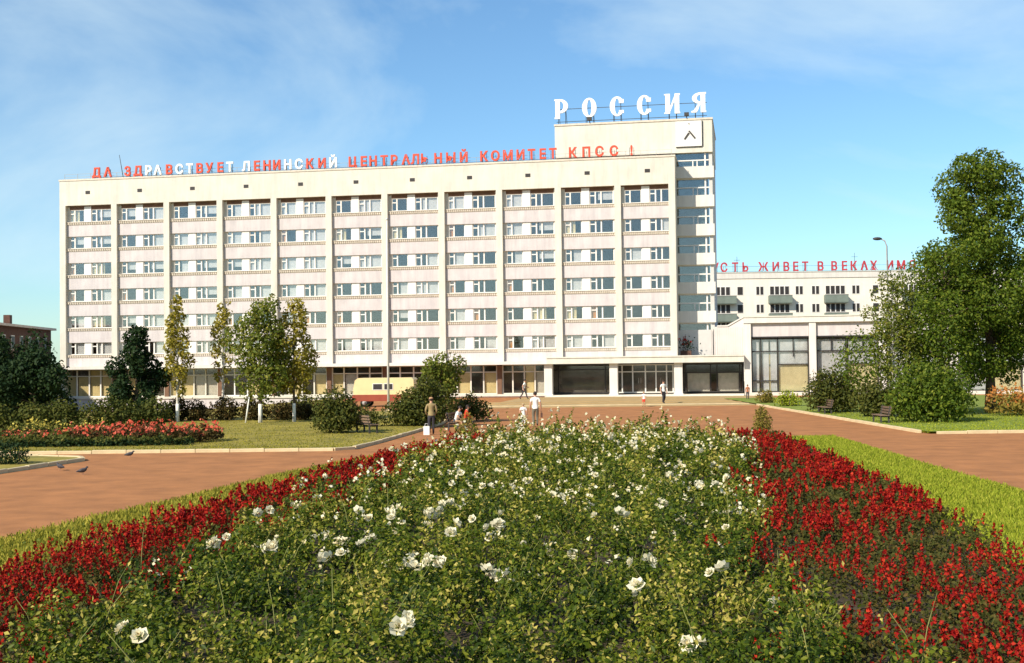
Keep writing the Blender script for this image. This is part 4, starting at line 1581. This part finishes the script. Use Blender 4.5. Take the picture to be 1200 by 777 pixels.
def bloom_mesh(seed):
    """an open rose: three whorls of cupped petals round a tight heart"""
    rd = random.Random(seed)
    V, T = [], []
    for (np_, r, lift, size, tilt) in ((6, .046, .0, .052, .35), (5, .032, .014, .046, .8), (4, .016, .026, .034, 1.2)):
        off = rd.uniform(0, 6)
        for i in range(np_):
            a = off + 2 * math.pi * i / np_ + rd.uniform(-.15, .15)
            u = Vector((math.cos(a), math.sin(a), 0))
            t = Vector((-math.sin(a), math.cos(a), 0))
            up = (u * math.cos(tilt) + Vector((0, 0, 1)) * math.sin(tilt))
            b = u * r * .35 + Vector((0, 0, lift))
            s = size * rd.uniform(.85, 1.15)
            V += [b, b + up * s * .65 + t * s * .6, b + up * s * 1.1 + Vector((0, 0, .006)), b + up * s * .65 - t * s * .6]
            T.append(rd.uniform(.45, 1.0))
    for k in range(2):
        V += [Vector((-.012, 0, .03)), Vector((0, .012, .05)), Vector((.012, 0, .03)), Vector((0, -.012, .05))]
        T.append(0.1)
    return quad_mesh('white_rose', np.array([tuple(v) for v in V]), L_WHITE, np.array(T))


BLOOMS = [bloom_mesh(s) for s in range(4)]
CLUST = [(257, 634, 4), (318, 642, 6), (346, 594, 3), (400, 636, 4), (430, 634, 4), (505, 602, 5), (500, 617, 3), (525, 621, 3), (585, 616, 6), (579, 630, 3), (505, 660, 6), (478, 660, 3), (590, 672, 5),
         (652, 648, 3), (760, 656, 3), (752, 690, 1), (755, 698, 1), (888, 712, 1), (815, 752, 2), (580, 548, 5), (590, 552, 4), (625, 545, 4), (635, 552, 4), (620, 565, 3), (540, 580, 2), (565, 572, 3), (686, 573, 4),
         (690, 592, 2), (700, 562, 3), (730, 600, 2), (772, 590, 3), (792, 607, 3), (857, 600, 2), (838, 600, 2), (815, 570, 2), (877, 602, 2), (470, 595, 3), (455, 604, 3), (430, 604, 3), (375, 630, 3), (390, 655, 3),
         (602, 520, 4), (690, 515, 4), (720, 512, 3), (740, 520, 3), (755, 507, 4), (770, 500, 3), (800, 512, 3), (820, 530, 3), (785, 560, 3), (795, 545, 3), (660, 530, 3), (640, 506, 4), (705, 500, 4),
         (610, 532, 4), (560, 560, 3), (520, 590, 3), (840, 545, 2), (850, 560, 2), (868, 640, 2), (840, 668, 2), (930, 632, 3), (905, 520, 3), (300, 604, 2), (480, 743, 1), (468, 728, 2), (135, 735, 2), (175, 740, 1)]
rb = random.Random(9)
roses = []
hxy = np.stack([bx, by], -1)


def top_at(x, y):
    d = np.hypot(bx - x, by - y)
    i = int(np.argmin(d))
    return 0.10 + bh[i] * 0.97 * max(.55, 1 - (d[i] / .9) ** 2)


def along(px, py, z):
    """where the sight line of a measured flower meets height z"""
    u, v = (px - 600) / 1500, -(py - 388.5) / 1500
    X, w_ = u * _cr + v * _sr, -u * _sr + v * _cr
    dy, dz = _cp - w_ * _sp, _sp + w_ * _cp
    t = (z - EYE) / dz
    return X * t, dy * t


for (px, py, n) in CLUST:
    x, y = along(px, py, 0.95)
    z0 = top_at(x, y)
    x, y = along(px, py, z0 + .05)
    for _ in range(n):
        if len(roses) < 235 and SAL_LI(y) < x < SAL_RI(y) - .15:
            roses.append((x + rb.gauss(0, .085), y + rb.gauss(0, .10), z0 + rb.uniform(0, .11), rb.uniform(1.0, 1.45)))
idx = list(range(len(bx)))
rb.shuffle(idx)
for i in idx:
    if len(roses) >= 300:
        break
    if by[i] > 19 and by[i] < 50:
        roses.append((bx[i] + rb.gauss(0, .2), by[i] + rb.gauss(0, .2), .10 + bh[i] * .95 + rb.uniform(0, .1), rb.uniform(.8, 1.1)))
for (x, y, z, s) in roses:
    o = link('white_rose', rb.choice(BLOOMS), None, (x, y, z), (rb.uniform(.45, 1.15), rb.uniform(-.5, .3), rb.uniform(0, 6.28)))
    o.scale = (s, s, s)
    tag(o, 'open creamy white rose bloom among green leaves of the big middle bed', 'rose', 'white roses open in the middle bed')
# smaller blooms and buds further off, past counting
n = 1500
i = rr.integers(0, len(bx), n)
k = (by[i] > 17) & (rr.uniform(0, 1, n) < np.interp(by[i], [15, 28, 50], [.25, .7, 1.0]))
i = i[k]
n = len(i)
P = np.stack([bx[i] + rr.normal(0, .25, n), by[i] + rr.normal(0, .25, n), .12 + bh[i] * rr.uniform(.80, 1.06, n)], -1)
P = np.repeat(P, 4, 0) + rr.normal(0, .028, (n * 4, 3))
V = leaf_arrays(P, np.tile([0, -.6, .6], (n * 4, 1)), np.repeat(np.interp(by[i], [10, 50], [.05, .085]), 4), .9, .15, .6, rr)
tag(link('small_rose_blooms', quad_mesh('small_rose_blooms', V, L_WHITE, tints(n * 4, .45, .3, rr))), kind='stuff')

# ------------------------------------------------------------------ poles, van, benches, birds
fp = empty('flag_pole', (-8.25, 85, 0.0), 0, 'tall thin white pole standing in front of the hotel left of its middle', 'pole')
mb = MB()
mb.tube([(0, 0, 0.3), (0, 0, 7), (0, 0, 12.9)], [0.085, 0.065, 0.03], 8)
mb.build('shaft', TRIM, fp)
mb = MB()
mb.bevbox(-.25, .25, -.25, .25, -0.1, 0.3, .03)
mb.build('base', KERB, fp)
mb = MB()
mb.ball((0, 0, 12.95), 0.08)
mb.build('finial', TRIM, fp)
lp = empty('street_lamp', (25.0, 85, 0.05), 0, 'tall slim street lamp with a small head rising behind the slim tree at right', 'street lamp')
mb = MB()
mb.tube([(0, 0, 0), (0, 0, 5), (0, 0, 10.7), (-.12, 0, 11.05), (-.42, 0, 11.2)], [0.10, 0.075, 0.05, 0.045, 0.04], 8)
mb.build('post', GALV, lp)
mb = MB()
mb.ball((-.62, 0, 11.2), (.32, .16, .11), 10, 6)
mb.build('lamp_head', IRON, lp)

van = empty('parked_van', (-9.9, 100.0, 0.0), math.radians(-6), 'red and cream van parked before the hotel ground floor, half hidden by bushes', 'van')
mb = MB()
prof = [(-2.35, .95), (-2.42, 1.2), (-2.25, 2.05), (-2.0, 2.24), (2.2, 2.24), (2.36, 2.1), (2.4, .95)]
mb.prism(prof, 'y', -0.95, 0.95)
mb.build('body', VANC, van)
mb = MB()
mb.prism([(-2.46, .45), (-2.46, .95), (2.42, .95), (2.42, .45)], 'y', -0.98, 0.98)
mb.build('lower_panel', VANR, van)
for x0, x1 in ((-.80, -.10), (.08, .72), (-1.9, -1.2)):
    if x0 < -1.5:
        continue
    f = MB()
    f.box(x0 - .05, x1 + .05, -0.975, -0.945, 1.30, 1.82)
    f2 = MB()
    f2.box(x0, x1, -0.985, -0.976, 1.35, 1.77)
    o = f.build('window', TRIM, van)
    f2.build('pane', DARKMET, o)
mb = MB()
mb.box(-2.52, -2.40, -.9, .9, .42, .60)
mb.build('bumper', GALV, van)
for y in (-.62, .62):
    mb = MB()
    mb.ball((-2.46, y, .78), (.05, .11, .11), 8, 5)
    mb.build('headlight', TRIM, van)
wt, wr = MB(), MB()
wt.tube([(0, -.1, 0), (0, .1, 0)], .33, 16)
wr.tube([(0, -.115, 0), (0, .115, 0)], .18, 12)
wtm, wrm = wt.mesh('tyre', RUB), wr.mesh('rim', GALV)
for x in (-1.5, 1.45):
    for y in (-.86, .86):
        w = link('tyre', wtm, van, (x, y, .33))
        w.name = 'wheel'
        link('rim', wrm, w)


def bench(loc, rz, label, length=1.9, back=True, group='park benches along the kerbs'):
    """slatted seat and back on two dark side frames; faces local +y"""
    root = empty('park_bench', loc, rz, label, 'bench', group)
    s = MB()
    s.bevbox(-length / 2, length / 2, -.045, .045, 0, .035, .008)
    sm = s.mesh('slat', WOOD)
    for k in range(4):
        link('slat', sm, root, (0, -.16 + .115 * k, .43))
    if back:
        for k in range(3):
            link('slat', sm, root, (0, -.23 - .03 * k, .56 + .13 * k), (math.radians(78), 0, 0))
    for x in (-length / 2 + .2, length / 2 - .2):
        f = MB()
        f.box(x - .035, x + .035, .13, .20, 0, .43)
        f.box(x - .035, x + .035, -.24, -.17, 0, .43)
        f.box(x - .034, x + .034, -.24, .21, .36, .43)
        if back:
            f.prism([(-.25, .43), (-.17, .43), (-.27, .92), (-.33, .92)], 'x', x - .034, x + .034)
        f.build('leg', IRON, root)
    return root


bench((-6.85, 60.2, 0.06), math.radians(-62), 'dark park bench at the left kerb right of the round bush', 2.0)
bench((-2.75, 63.2, 0.0), math.radians(-100), 'park bench with two people sitting on it', 2.4)
bench((-1.9, 74.5, 0.0), math.radians(-90), 'empty dark park bench beyond the two seated people', 1.9)
bench((18.35, 64.0, 0.03), math.radians(88), 'dark park bench seen end on at the right kerb under the bushes', 1.9)
bench((18.35, 75.5, 0.03), math.radians(90), 'farther dark park bench seen end on along the right kerb', 1.9)


def pigeon(loc, rz, label):
    root = empty('pigeon', loc, rz, label, 'bird', 'pigeons on the plaza')
    b = MB()
    prof = [(-.20, .10, .012), (-.15, .11, .028), (-.06, .125, .06), (.02, .14, .07), (.08, .165, .052), (.105, .20, .03), (.12, .225, .032), (.145, .23, .024), (.165, .225, .008)]
    b.tube([(x, 0, z) for x, z, r in prof], [r for x, z, r in prof], 9)
    b.build('body', BIRDM, root)
    for s in (-1, 1):
        w = MB()
        w.add([(.06, s * .062, .16), (-.02, s * .074, .17), (-.18, s * .03, .118), (-.08, s * .066, .115), (.03, s * .068, .125), (.06, s * .055, .157), (-.02, s * .062, .168), (-.18, s * .02, .116), (-.08, s * .055, .112), (.03, s * .058, .122)],
              [(0, 1, 2, 3, 4), (9, 8, 7, 6, 5), (0, 5, 6, 1), (1, 6, 7, 2), (2, 7, 8, 3), (3, 8, 9, 4), (4, 9, 5, 0)])
        w.build('wing', BIRDM, root)
        l = MB()
        l.tube([(0, s * .025, .09), (.01, s * .025, .03), (0, s * .025, .005)], .007, 5)
        l.tube([(-.02, s * .025, .005), (.04, s * .025, .004)], .005, 4)
        l.build('leg', SKIN, root)
    k = MB()
    k.tube([(.16, 0, .226), (.185, 0, .218)], [.008, .002], 5)
    k.build('beak', IRON, root)
    return root


pigeon((-13.3, 39.6, 0.004), 0.5, 'pigeon on the red path nearest the middle bed')
pigeon((-14.0, 46.8, 0.004), 0.2, 'pigeon by the left lawn kerb')
pigeon((-14.6, 41.3, 0.004), 2.6, 'pigeon beside the tip of the corner lawn')


# ------------------------------------------------------------------ people
HAIRD = mat('dark_hair', (0.03, 0.02, 0.015), 0.7, 0.2, 10)
HAIRB = mat('fair_hair', (0.40, 0.28, 0.14), 0.7, 0.2, 10)
SHW = mat('white_cotton', (0.80, 0.77, 0.70), 0.85, 0.05, 6)
SHBR = mat('brown_cloth', (0.30, 0.22, 0.10), 0.9, 0.12, 6)
SHRED = mat('red_cloth', (0.62, 0.05, 0.02), 0.85, 0.08, 6)
TRG = mat('grey_trousers', (0.16, 0.14, 0.10), 0.9, 0.1, 6)
TRD = mat('dark_trousers', (0.045, 0.04, 0.045), 0.9, 0.1, 6)
TRT = mat('tan_cloth', (0.42, 0.24, 0.12), 0.9, 0.1, 6)
SHOE = mat('dark_shoe', (0.04, 0.03, 0.025), 0.6, 0.1, 6)


def base_pose():
    """joints for a figure one unit tall, facing +y"""
    J = {'pel': (0, 0, .525), 'wai': (0, .0, .62), 'che': (0, .005, .735), 'nec': (0, .0, .835), 'nck': (0, .004, .868), 'hed': (0, .012, .925), 'top': (0, .008, .965)}
    for s, k in ((-1, 'l'), (1, 'r')):
        J.update({'sh' + k: (s * .105, 0, .805), 'el' + k: (s * .135, -.015, .635), 'wr' + k: (s * .14, .03, .49), 'ha' + k: (s * .138, .045, .448),
                  'hi' + k: (s * .052, 0, .50), 'kn' + k: (s * .056, .012, .285), 'an' + k: (s * .056, -.008, .045), 'to' + k: (s * .062, .085, .02)})
    return J


RADII = {'pel': (.078, .06), 'wai': (.072, .052), 'che': (.085, .058), 'nec': (.055, .045), 'nck': (.033, .033), 'hed': (.050, .058), 'top': (.038, .045), 'sh': (.042, .040), 'el': (.029, .029), 'wr': (.021, .019),
         'ha': (.024, .014), 'hi': (.060, .060), 'kn': (.040, .040), 'an': (.027, .027), 'to': (.024, .016)}
BONES = [('pel', 'wai'), ('wai', 'che'), ('che', 'nec'), ('nec', 'nck'), ('nck', 'hed'), ('hed', 'top')]
for k in 'lr':
    BONES += [('che', 'sh' + k), ('sh' + k, 'el' + k), ('el' + k, 'wr' + k), ('wr' + k, 'ha' + k), ('pel', 'hi' + k), ('hi' + k, 'kn' + k), ('kn' + k, 'an' + k), ('an' + k, 'to' + k)]


def person(label, loc, rz, H, pose, top, legs, hair, sleeves='short', hem='long', cap=False, female=False, group=None):
    J = base_pose()
    J.update(pose)
    root = empty('person', loc, rz, label, 'person', group)
    names = list(J)
    pts = {n: Vector(J[n]) * H for n in names}
    verts, edges, rad, lab = [], [], [], []
    ix = {}
    for n in names:
        ix[n] = len(verts)
        verts.append(pts[n])
        b = n[:-1] if n[:-1] in RADII else n
        r = RADII[b]
        rad.append((r[0] * H, r[1] * H))
    for a, b in BONES:
        edges.append((ix[a], ix[b]))
    # fingers and thumb: two bones each, rooted in the palm
    for k, s in (('l', -1), ('r', 1)):
        ha, wr = pts['ha' + k], pts['wr' + k]
        d = (ha - wr).normalized()
        side = d.cross(Vector((s, 0, 0)))
        side = side.normalized() if side.length > .1 else Vector((0, 1, 0))
        inn = Vector((-s, 0, 0))
        for q, ln in ((-1.5, .034), (-.5, .042), (.5, .045), (1.5, .040)):
            r0 = ha + side * q * .0095 * H + d * .012 * H
            for t, cv in ((.5, .0), (1, .35)):
                pass
            m1 = r0 + d * ln * H * .5 + inn * .002 * H
            m2 = m1 + (d + inn * .5).normalized() * ln * H * .5
            i0 = len(verts)
            verts += [r0, m1, m2]
            rad += [(.0062 * H,) * 2, (.0054 * H,) * 2, (.0042 * H,) * 2]
            edges += [(ix['ha' + k], i0), (i0, i0 + 1), (i0 + 1, i0 + 2)]
        t0 = ha + side * .022 * H - d * .012 * H
        t1 = t0 + (d + side * .9).normalized() * .026 * H
        i0 = len(verts)
        verts += [t0, t1]
        rad += [(.0075 * H,) * 2, (.005 * H,) * 2]
        edges += [(ix['ha' + k], i0), (i0, i0 + 1)]
    me = bpy.data.meshes.new('body_rig')
    me.from_pydata(verts, edges, [])
    o = bpy.data.objects.new('body_rig', me)
    COL.objects.link(o)
    o.modifiers.new('skin', 'SKIN').use_smooth_shade = True
    for i, sv in enumerate(me.skin_vertices[0].data):
        sv.radius = rad[i]
        sv.use_root = (i == ix['pel'])
    sub = o.modifiers.new('sub', 'SUBSURF')
    sub.levels = sub.render_levels = 1
    dg = bpy.context.evaluated_depsgraph_get()
    bm_ = bpy.data.meshes.new_from_object(o.evaluated_get(dg))
    bpy.data.objects.remove(o)
    bm_.name = 'body'
    bm_.materials.clear()
    for m in (SKIN, top, legs, SHOE):
        bm_.materials.append(m)
    segs = [(a, b) for a, b in BONES]
    A = np.array([pts[a] for a, b in segs])
    B = np.array([pts[b] for a, b in segs])
    C = np.array([p.center for p in bm_.polygons])
    AB = B - A
    t = np.clip(((C[:, None] - A) * AB).sum(-1) / ((AB * AB).sum(-1) + 1e-9), 0, 1)
    D = np.linalg.norm(C[:, None] - (A + AB * t[..., None]), axis=-1)
    j = D.argmin(1)
    tj = t[np.arange(len(j)), j]
    mi = []
    for q, tt in zip(j, tj):
        a, b = segs[q]
        m = 0
        if b in ('wai', 'che', 'nec') or b[:2] == 'sh':
            m = 1
        elif b[:2] == 'el':
            m = 1 if (sleeves == 'long' or tt < .55) else 0
        elif b[:2] == 'wr':
            m = 1 if (sleeves == 'long' and tt < .95) else 0
        elif b[:2] == 'hi':
            m = 2
        elif b[:2] == 'kn':
            m = 2 if (hem == 'long' or tt < .8) else 0
        elif b[:2] == 'an':
            m = (2 if tt < .93 else 3) if hem == 'long' else 0
        elif b[:2] == 'to':
            m = 3
        mi.append(m)
    bm_.polygons.foreach_set('material_index', mi)
    bm_.polygons.foreach_set('use_smooth', [True] * len(bm_.polygons))
    body = link('body', bm_, root)
    # head details
    hc, tp = pts['hed'], pts['top']
    fx = MB()
    fx.ball(hc + Vector((0, .062, -.004)) * H, (.009 * H, .014 * H, .013 * H), 6, 4)
    fx.build('nose', SKIN, root)
    for s in (-1, 1):
        e = MB()
        e.ball(hc + Vector((s * .052, .0, .0)) * H, (.006 * H, .012 * H, .018 * H), 6, 4)
        e.build('ear', SKIN, root)
        e = MB()
        e.ball(hc + Vector((s * .02, .052, .012)) * H, (.007 * H, .006 * H, .005 * H), 6, 4)
        e.build('eye', SHOE, root)
    e = MB()
    e.ball(hc + Vector((0, .05, -.032)) * H, (.015 * H, .006 * H, .004 * H), 6, 4)
    e.build('mouth', SHRED, root)
    h = MB()
    h.ball(hc + Vector((0, -.012, .022)) * H, (.055 * H, .060 * H, .058 * H), 10, 7)
    if female:
        h.ball(hc + Vector((0, -.035, -.02)) * H, (.050 * H, .035 * H, .05 * H), 8, 6)
    h.build('hair', hair, root)
    if cap:
        c = MB()
        c.ball(hc + Vector((0, -.002, .042)) * H, (.062 * H, .068 * H, .040 * H), 10, 6)
        c.prism([(-.05 * H, hc.y + .04 * H), (.05 * H, hc.y + .04 * H), (.035 * H, hc.y + .105 * H), (-.035 * H, hc.y + .105 * H)], 'z', hc.z + .030 * H, hc.z + .036 * H)
        c.build('cap', TRT, root)
    # collar and loose hem of the shirt
    if hem != 'none':
        c = MB()
        n = 12
        vs, fs = [], []
        ctr0, ctr1 = pts['wai'], pts['pel']
        for q, (cz, rx, ry) in enumerate(((0.0, .080, .060), (.75, .088, .069), (1.15, .090, .071))):
            ct = ctr0.lerp(ctr1, cz)
            for i in range(n):
                a = 2 * math.pi * i / n
                vs.append(ct + Vector((math.cos(a) * rx * H, math.sin(a) * ry * H, 0)))
        for q in range(2):
            for i in range(n):
                k = (i + 1) % n
                fs.append((q * n + i, q * n + k, (q + 1) * n + k, (q + 1) * n + i))
        if abs((ctr0 - ctr1).y) < .06 * H:
            c.add(vs, fs, 0, True)
            c.build('shirt_hem', top, root)
    return root


walk_away = {'knr': (.056, .06, .29), 'anr': (.056, .02, .06), 'tor': (.062, .105, .035), 'knl': (-.056, .03, .285), 'anl': (-.056, -.07, .05), 'tol': (-.062, .015, .02),
             'ell': (-.14, -.03, .64), 'wrl': (-.15, .03, .50), 'hal': (-.15, .05, .455), 'elr': (.15, -.01, .63), 'wrr': (.165, .05, .50), 'har': (.165, .07, .455)}
person('man in white shirt and grey trousers walking away beyond the roses, bag in hand', (1.15, 66, 0), 0.02, 1.80, walk_away, SHW, TRG, HAIRD)
bag = MB()
bag.bevbox(-.05, .05, -.13, .13, 0, .24, .02)
bag.tube([(0, -.07, .23), (0, -.04, .33), (0, .04, .33), (0, .07, .23)], .012, 5)
tag(bag.build('hand_bag', DKBRICK, None, (1.475, 66.10, 0.46)), 'small dark bag in the right hand of the man in the white shirt', 'bag')
person('child in a loose white shirt beside the man walking away', (0.52, 65, 0), 0.1, 1.24, {k: v for k, v in walk_away.items()}, SHW, SHW, HAIRB)
person('man in a brown jacket and cap standing near the left benches, back to the view', (-3.80, 59.6, 0), 0.25, 1.74,
       {'ell': (-.15, .0, .65), 'wrl': (-.13, .08, .56), 'hal': (-.10, .11, .54), 'elr': (.15, .0, .65), 'wrr': (.13, .07, .55), 'har': (.11, .11, .53), 'anl': (-.062, -.05, .045), 'tol': (-.07, .04, .02), 'knr': (.056, .03, .285), 'anr': (.06, .03, .045), 'tor': (.066, .12, .02)},
       SHBR, TRD, HAIRD, 'long', cap=True)
pbag = MB()
pbag.prism([(-.14, -.05), (.14, -.05), (.14, .05), (-.14, .05)], 'z', 0, .40)
pbag.tube([(-.08, 0, .40), (-.05, 0, .52), (.05, 0, .52), (.08, 0, .40)], .012, 5)
tag(pbag.build('shopping_bag', SHW, None, (-4.02, 59.45, 0.0)), 'pale upright bag on the ground by the man in the brown jacket', 'bag')


def sit(lean=.0):
    P = {'pel': (0, 0, .29), 'wai': (0, .012 + lean * .3, .38), 'che': (0, .02 + lean * .7, .49), 'nec': (0, .02 + lean * 1.05, .585), 'nck': (0, .03 + lean * 1.2, .615), 'hed': (0, .045 + lean * 1.35, .672), 'top': (0, .045 + lean * 1.4, .712)}
    for s, k in ((-1, 'l'), (1, 'r')):
        P.update({'sh' + k: (s * .105, .02 + lean, .555), 'el' + k: (s * .14, .09 + lean * .8, .42), 'wr' + k: (s * .09, .21, .365), 'ha' + k: (s * .075, .25, .352),
                  'hi' + k: (s * .055, .02, .275), 'kn' + k: (s * .07, .25, .285), 'an' + k: (s * .068, .235, .045), 'to' + k: (s * .075, .325, .02)})
    return P


person('person in a white shirt bending forward on the bench beside the red shirt', (-2.83, 62.75, -0.02), math.radians(-112), 1.66, sit(.09), SHW, TRT, HAIRD, 'short', 'short')
person('person in a bright red top sitting on the bench', (-2.42, 63.75, -0.02), math.radians(-88), 1.68, sit(.05), SHRED, TRD, HAIRD, 'long', female=True)
stride = {'hir': (.05, .02, .50), 'knr': (.052, .115, .30), 'anr': (.052, .17, .075), 'tor': (.056, .25, .06), 'hil': (-.05, -.01, .50), 'knl': (-.052, -.07, .29), 'anl': (-.052, -.21, .10), 'tol': (-.056, -.15, .03),
          'wai': (0, .015, .62), 'che': (0, .035, .735), 'nec': (0, .045, .835), 'nck': (0, .052, .868), 'hed': (0, .065, .925), 'top': (0, .062, .965), 'shl': (-.105, .04, .805), 'shr': (.105, .04, .805),
          'ell': (-.13, .10, .66), 'wrl': (-.12, .19, .60), 'hal': (-.115, .225, .60), 'elr': (.13, -.06, .66), 'wrr': (.13, -.02, .52), 'har': (.13, .005, .48)}
person('person in a white top striding right along the hotel front', (0.98, 112.5, 0.03), math.radians(-95), 1.80, stride, SHW, TRD, HAIRD)
person('person in a white shirt and dark trousers before the entrance doors', (11.55, 98.2, 0.03), math.radians(-150), 1.80, walk_away, SHW, TRD, HAIRD)
person('small child in a white top and red shorts left of the entrance doors', (9.45, 92.4, 0.0), math.radians(150), 1.10, walk_away, SHW, SHRED, HAIRB, 'short', 'short')
person('child in a red brown top by the corner of the pavilion', (19.25, 105.0, 0.03), math.radians(170), 1.25, {}, mat('rust_cloth', (.36, .13, .06), .9, .1, 6), TRD, HAIRD, 'long')
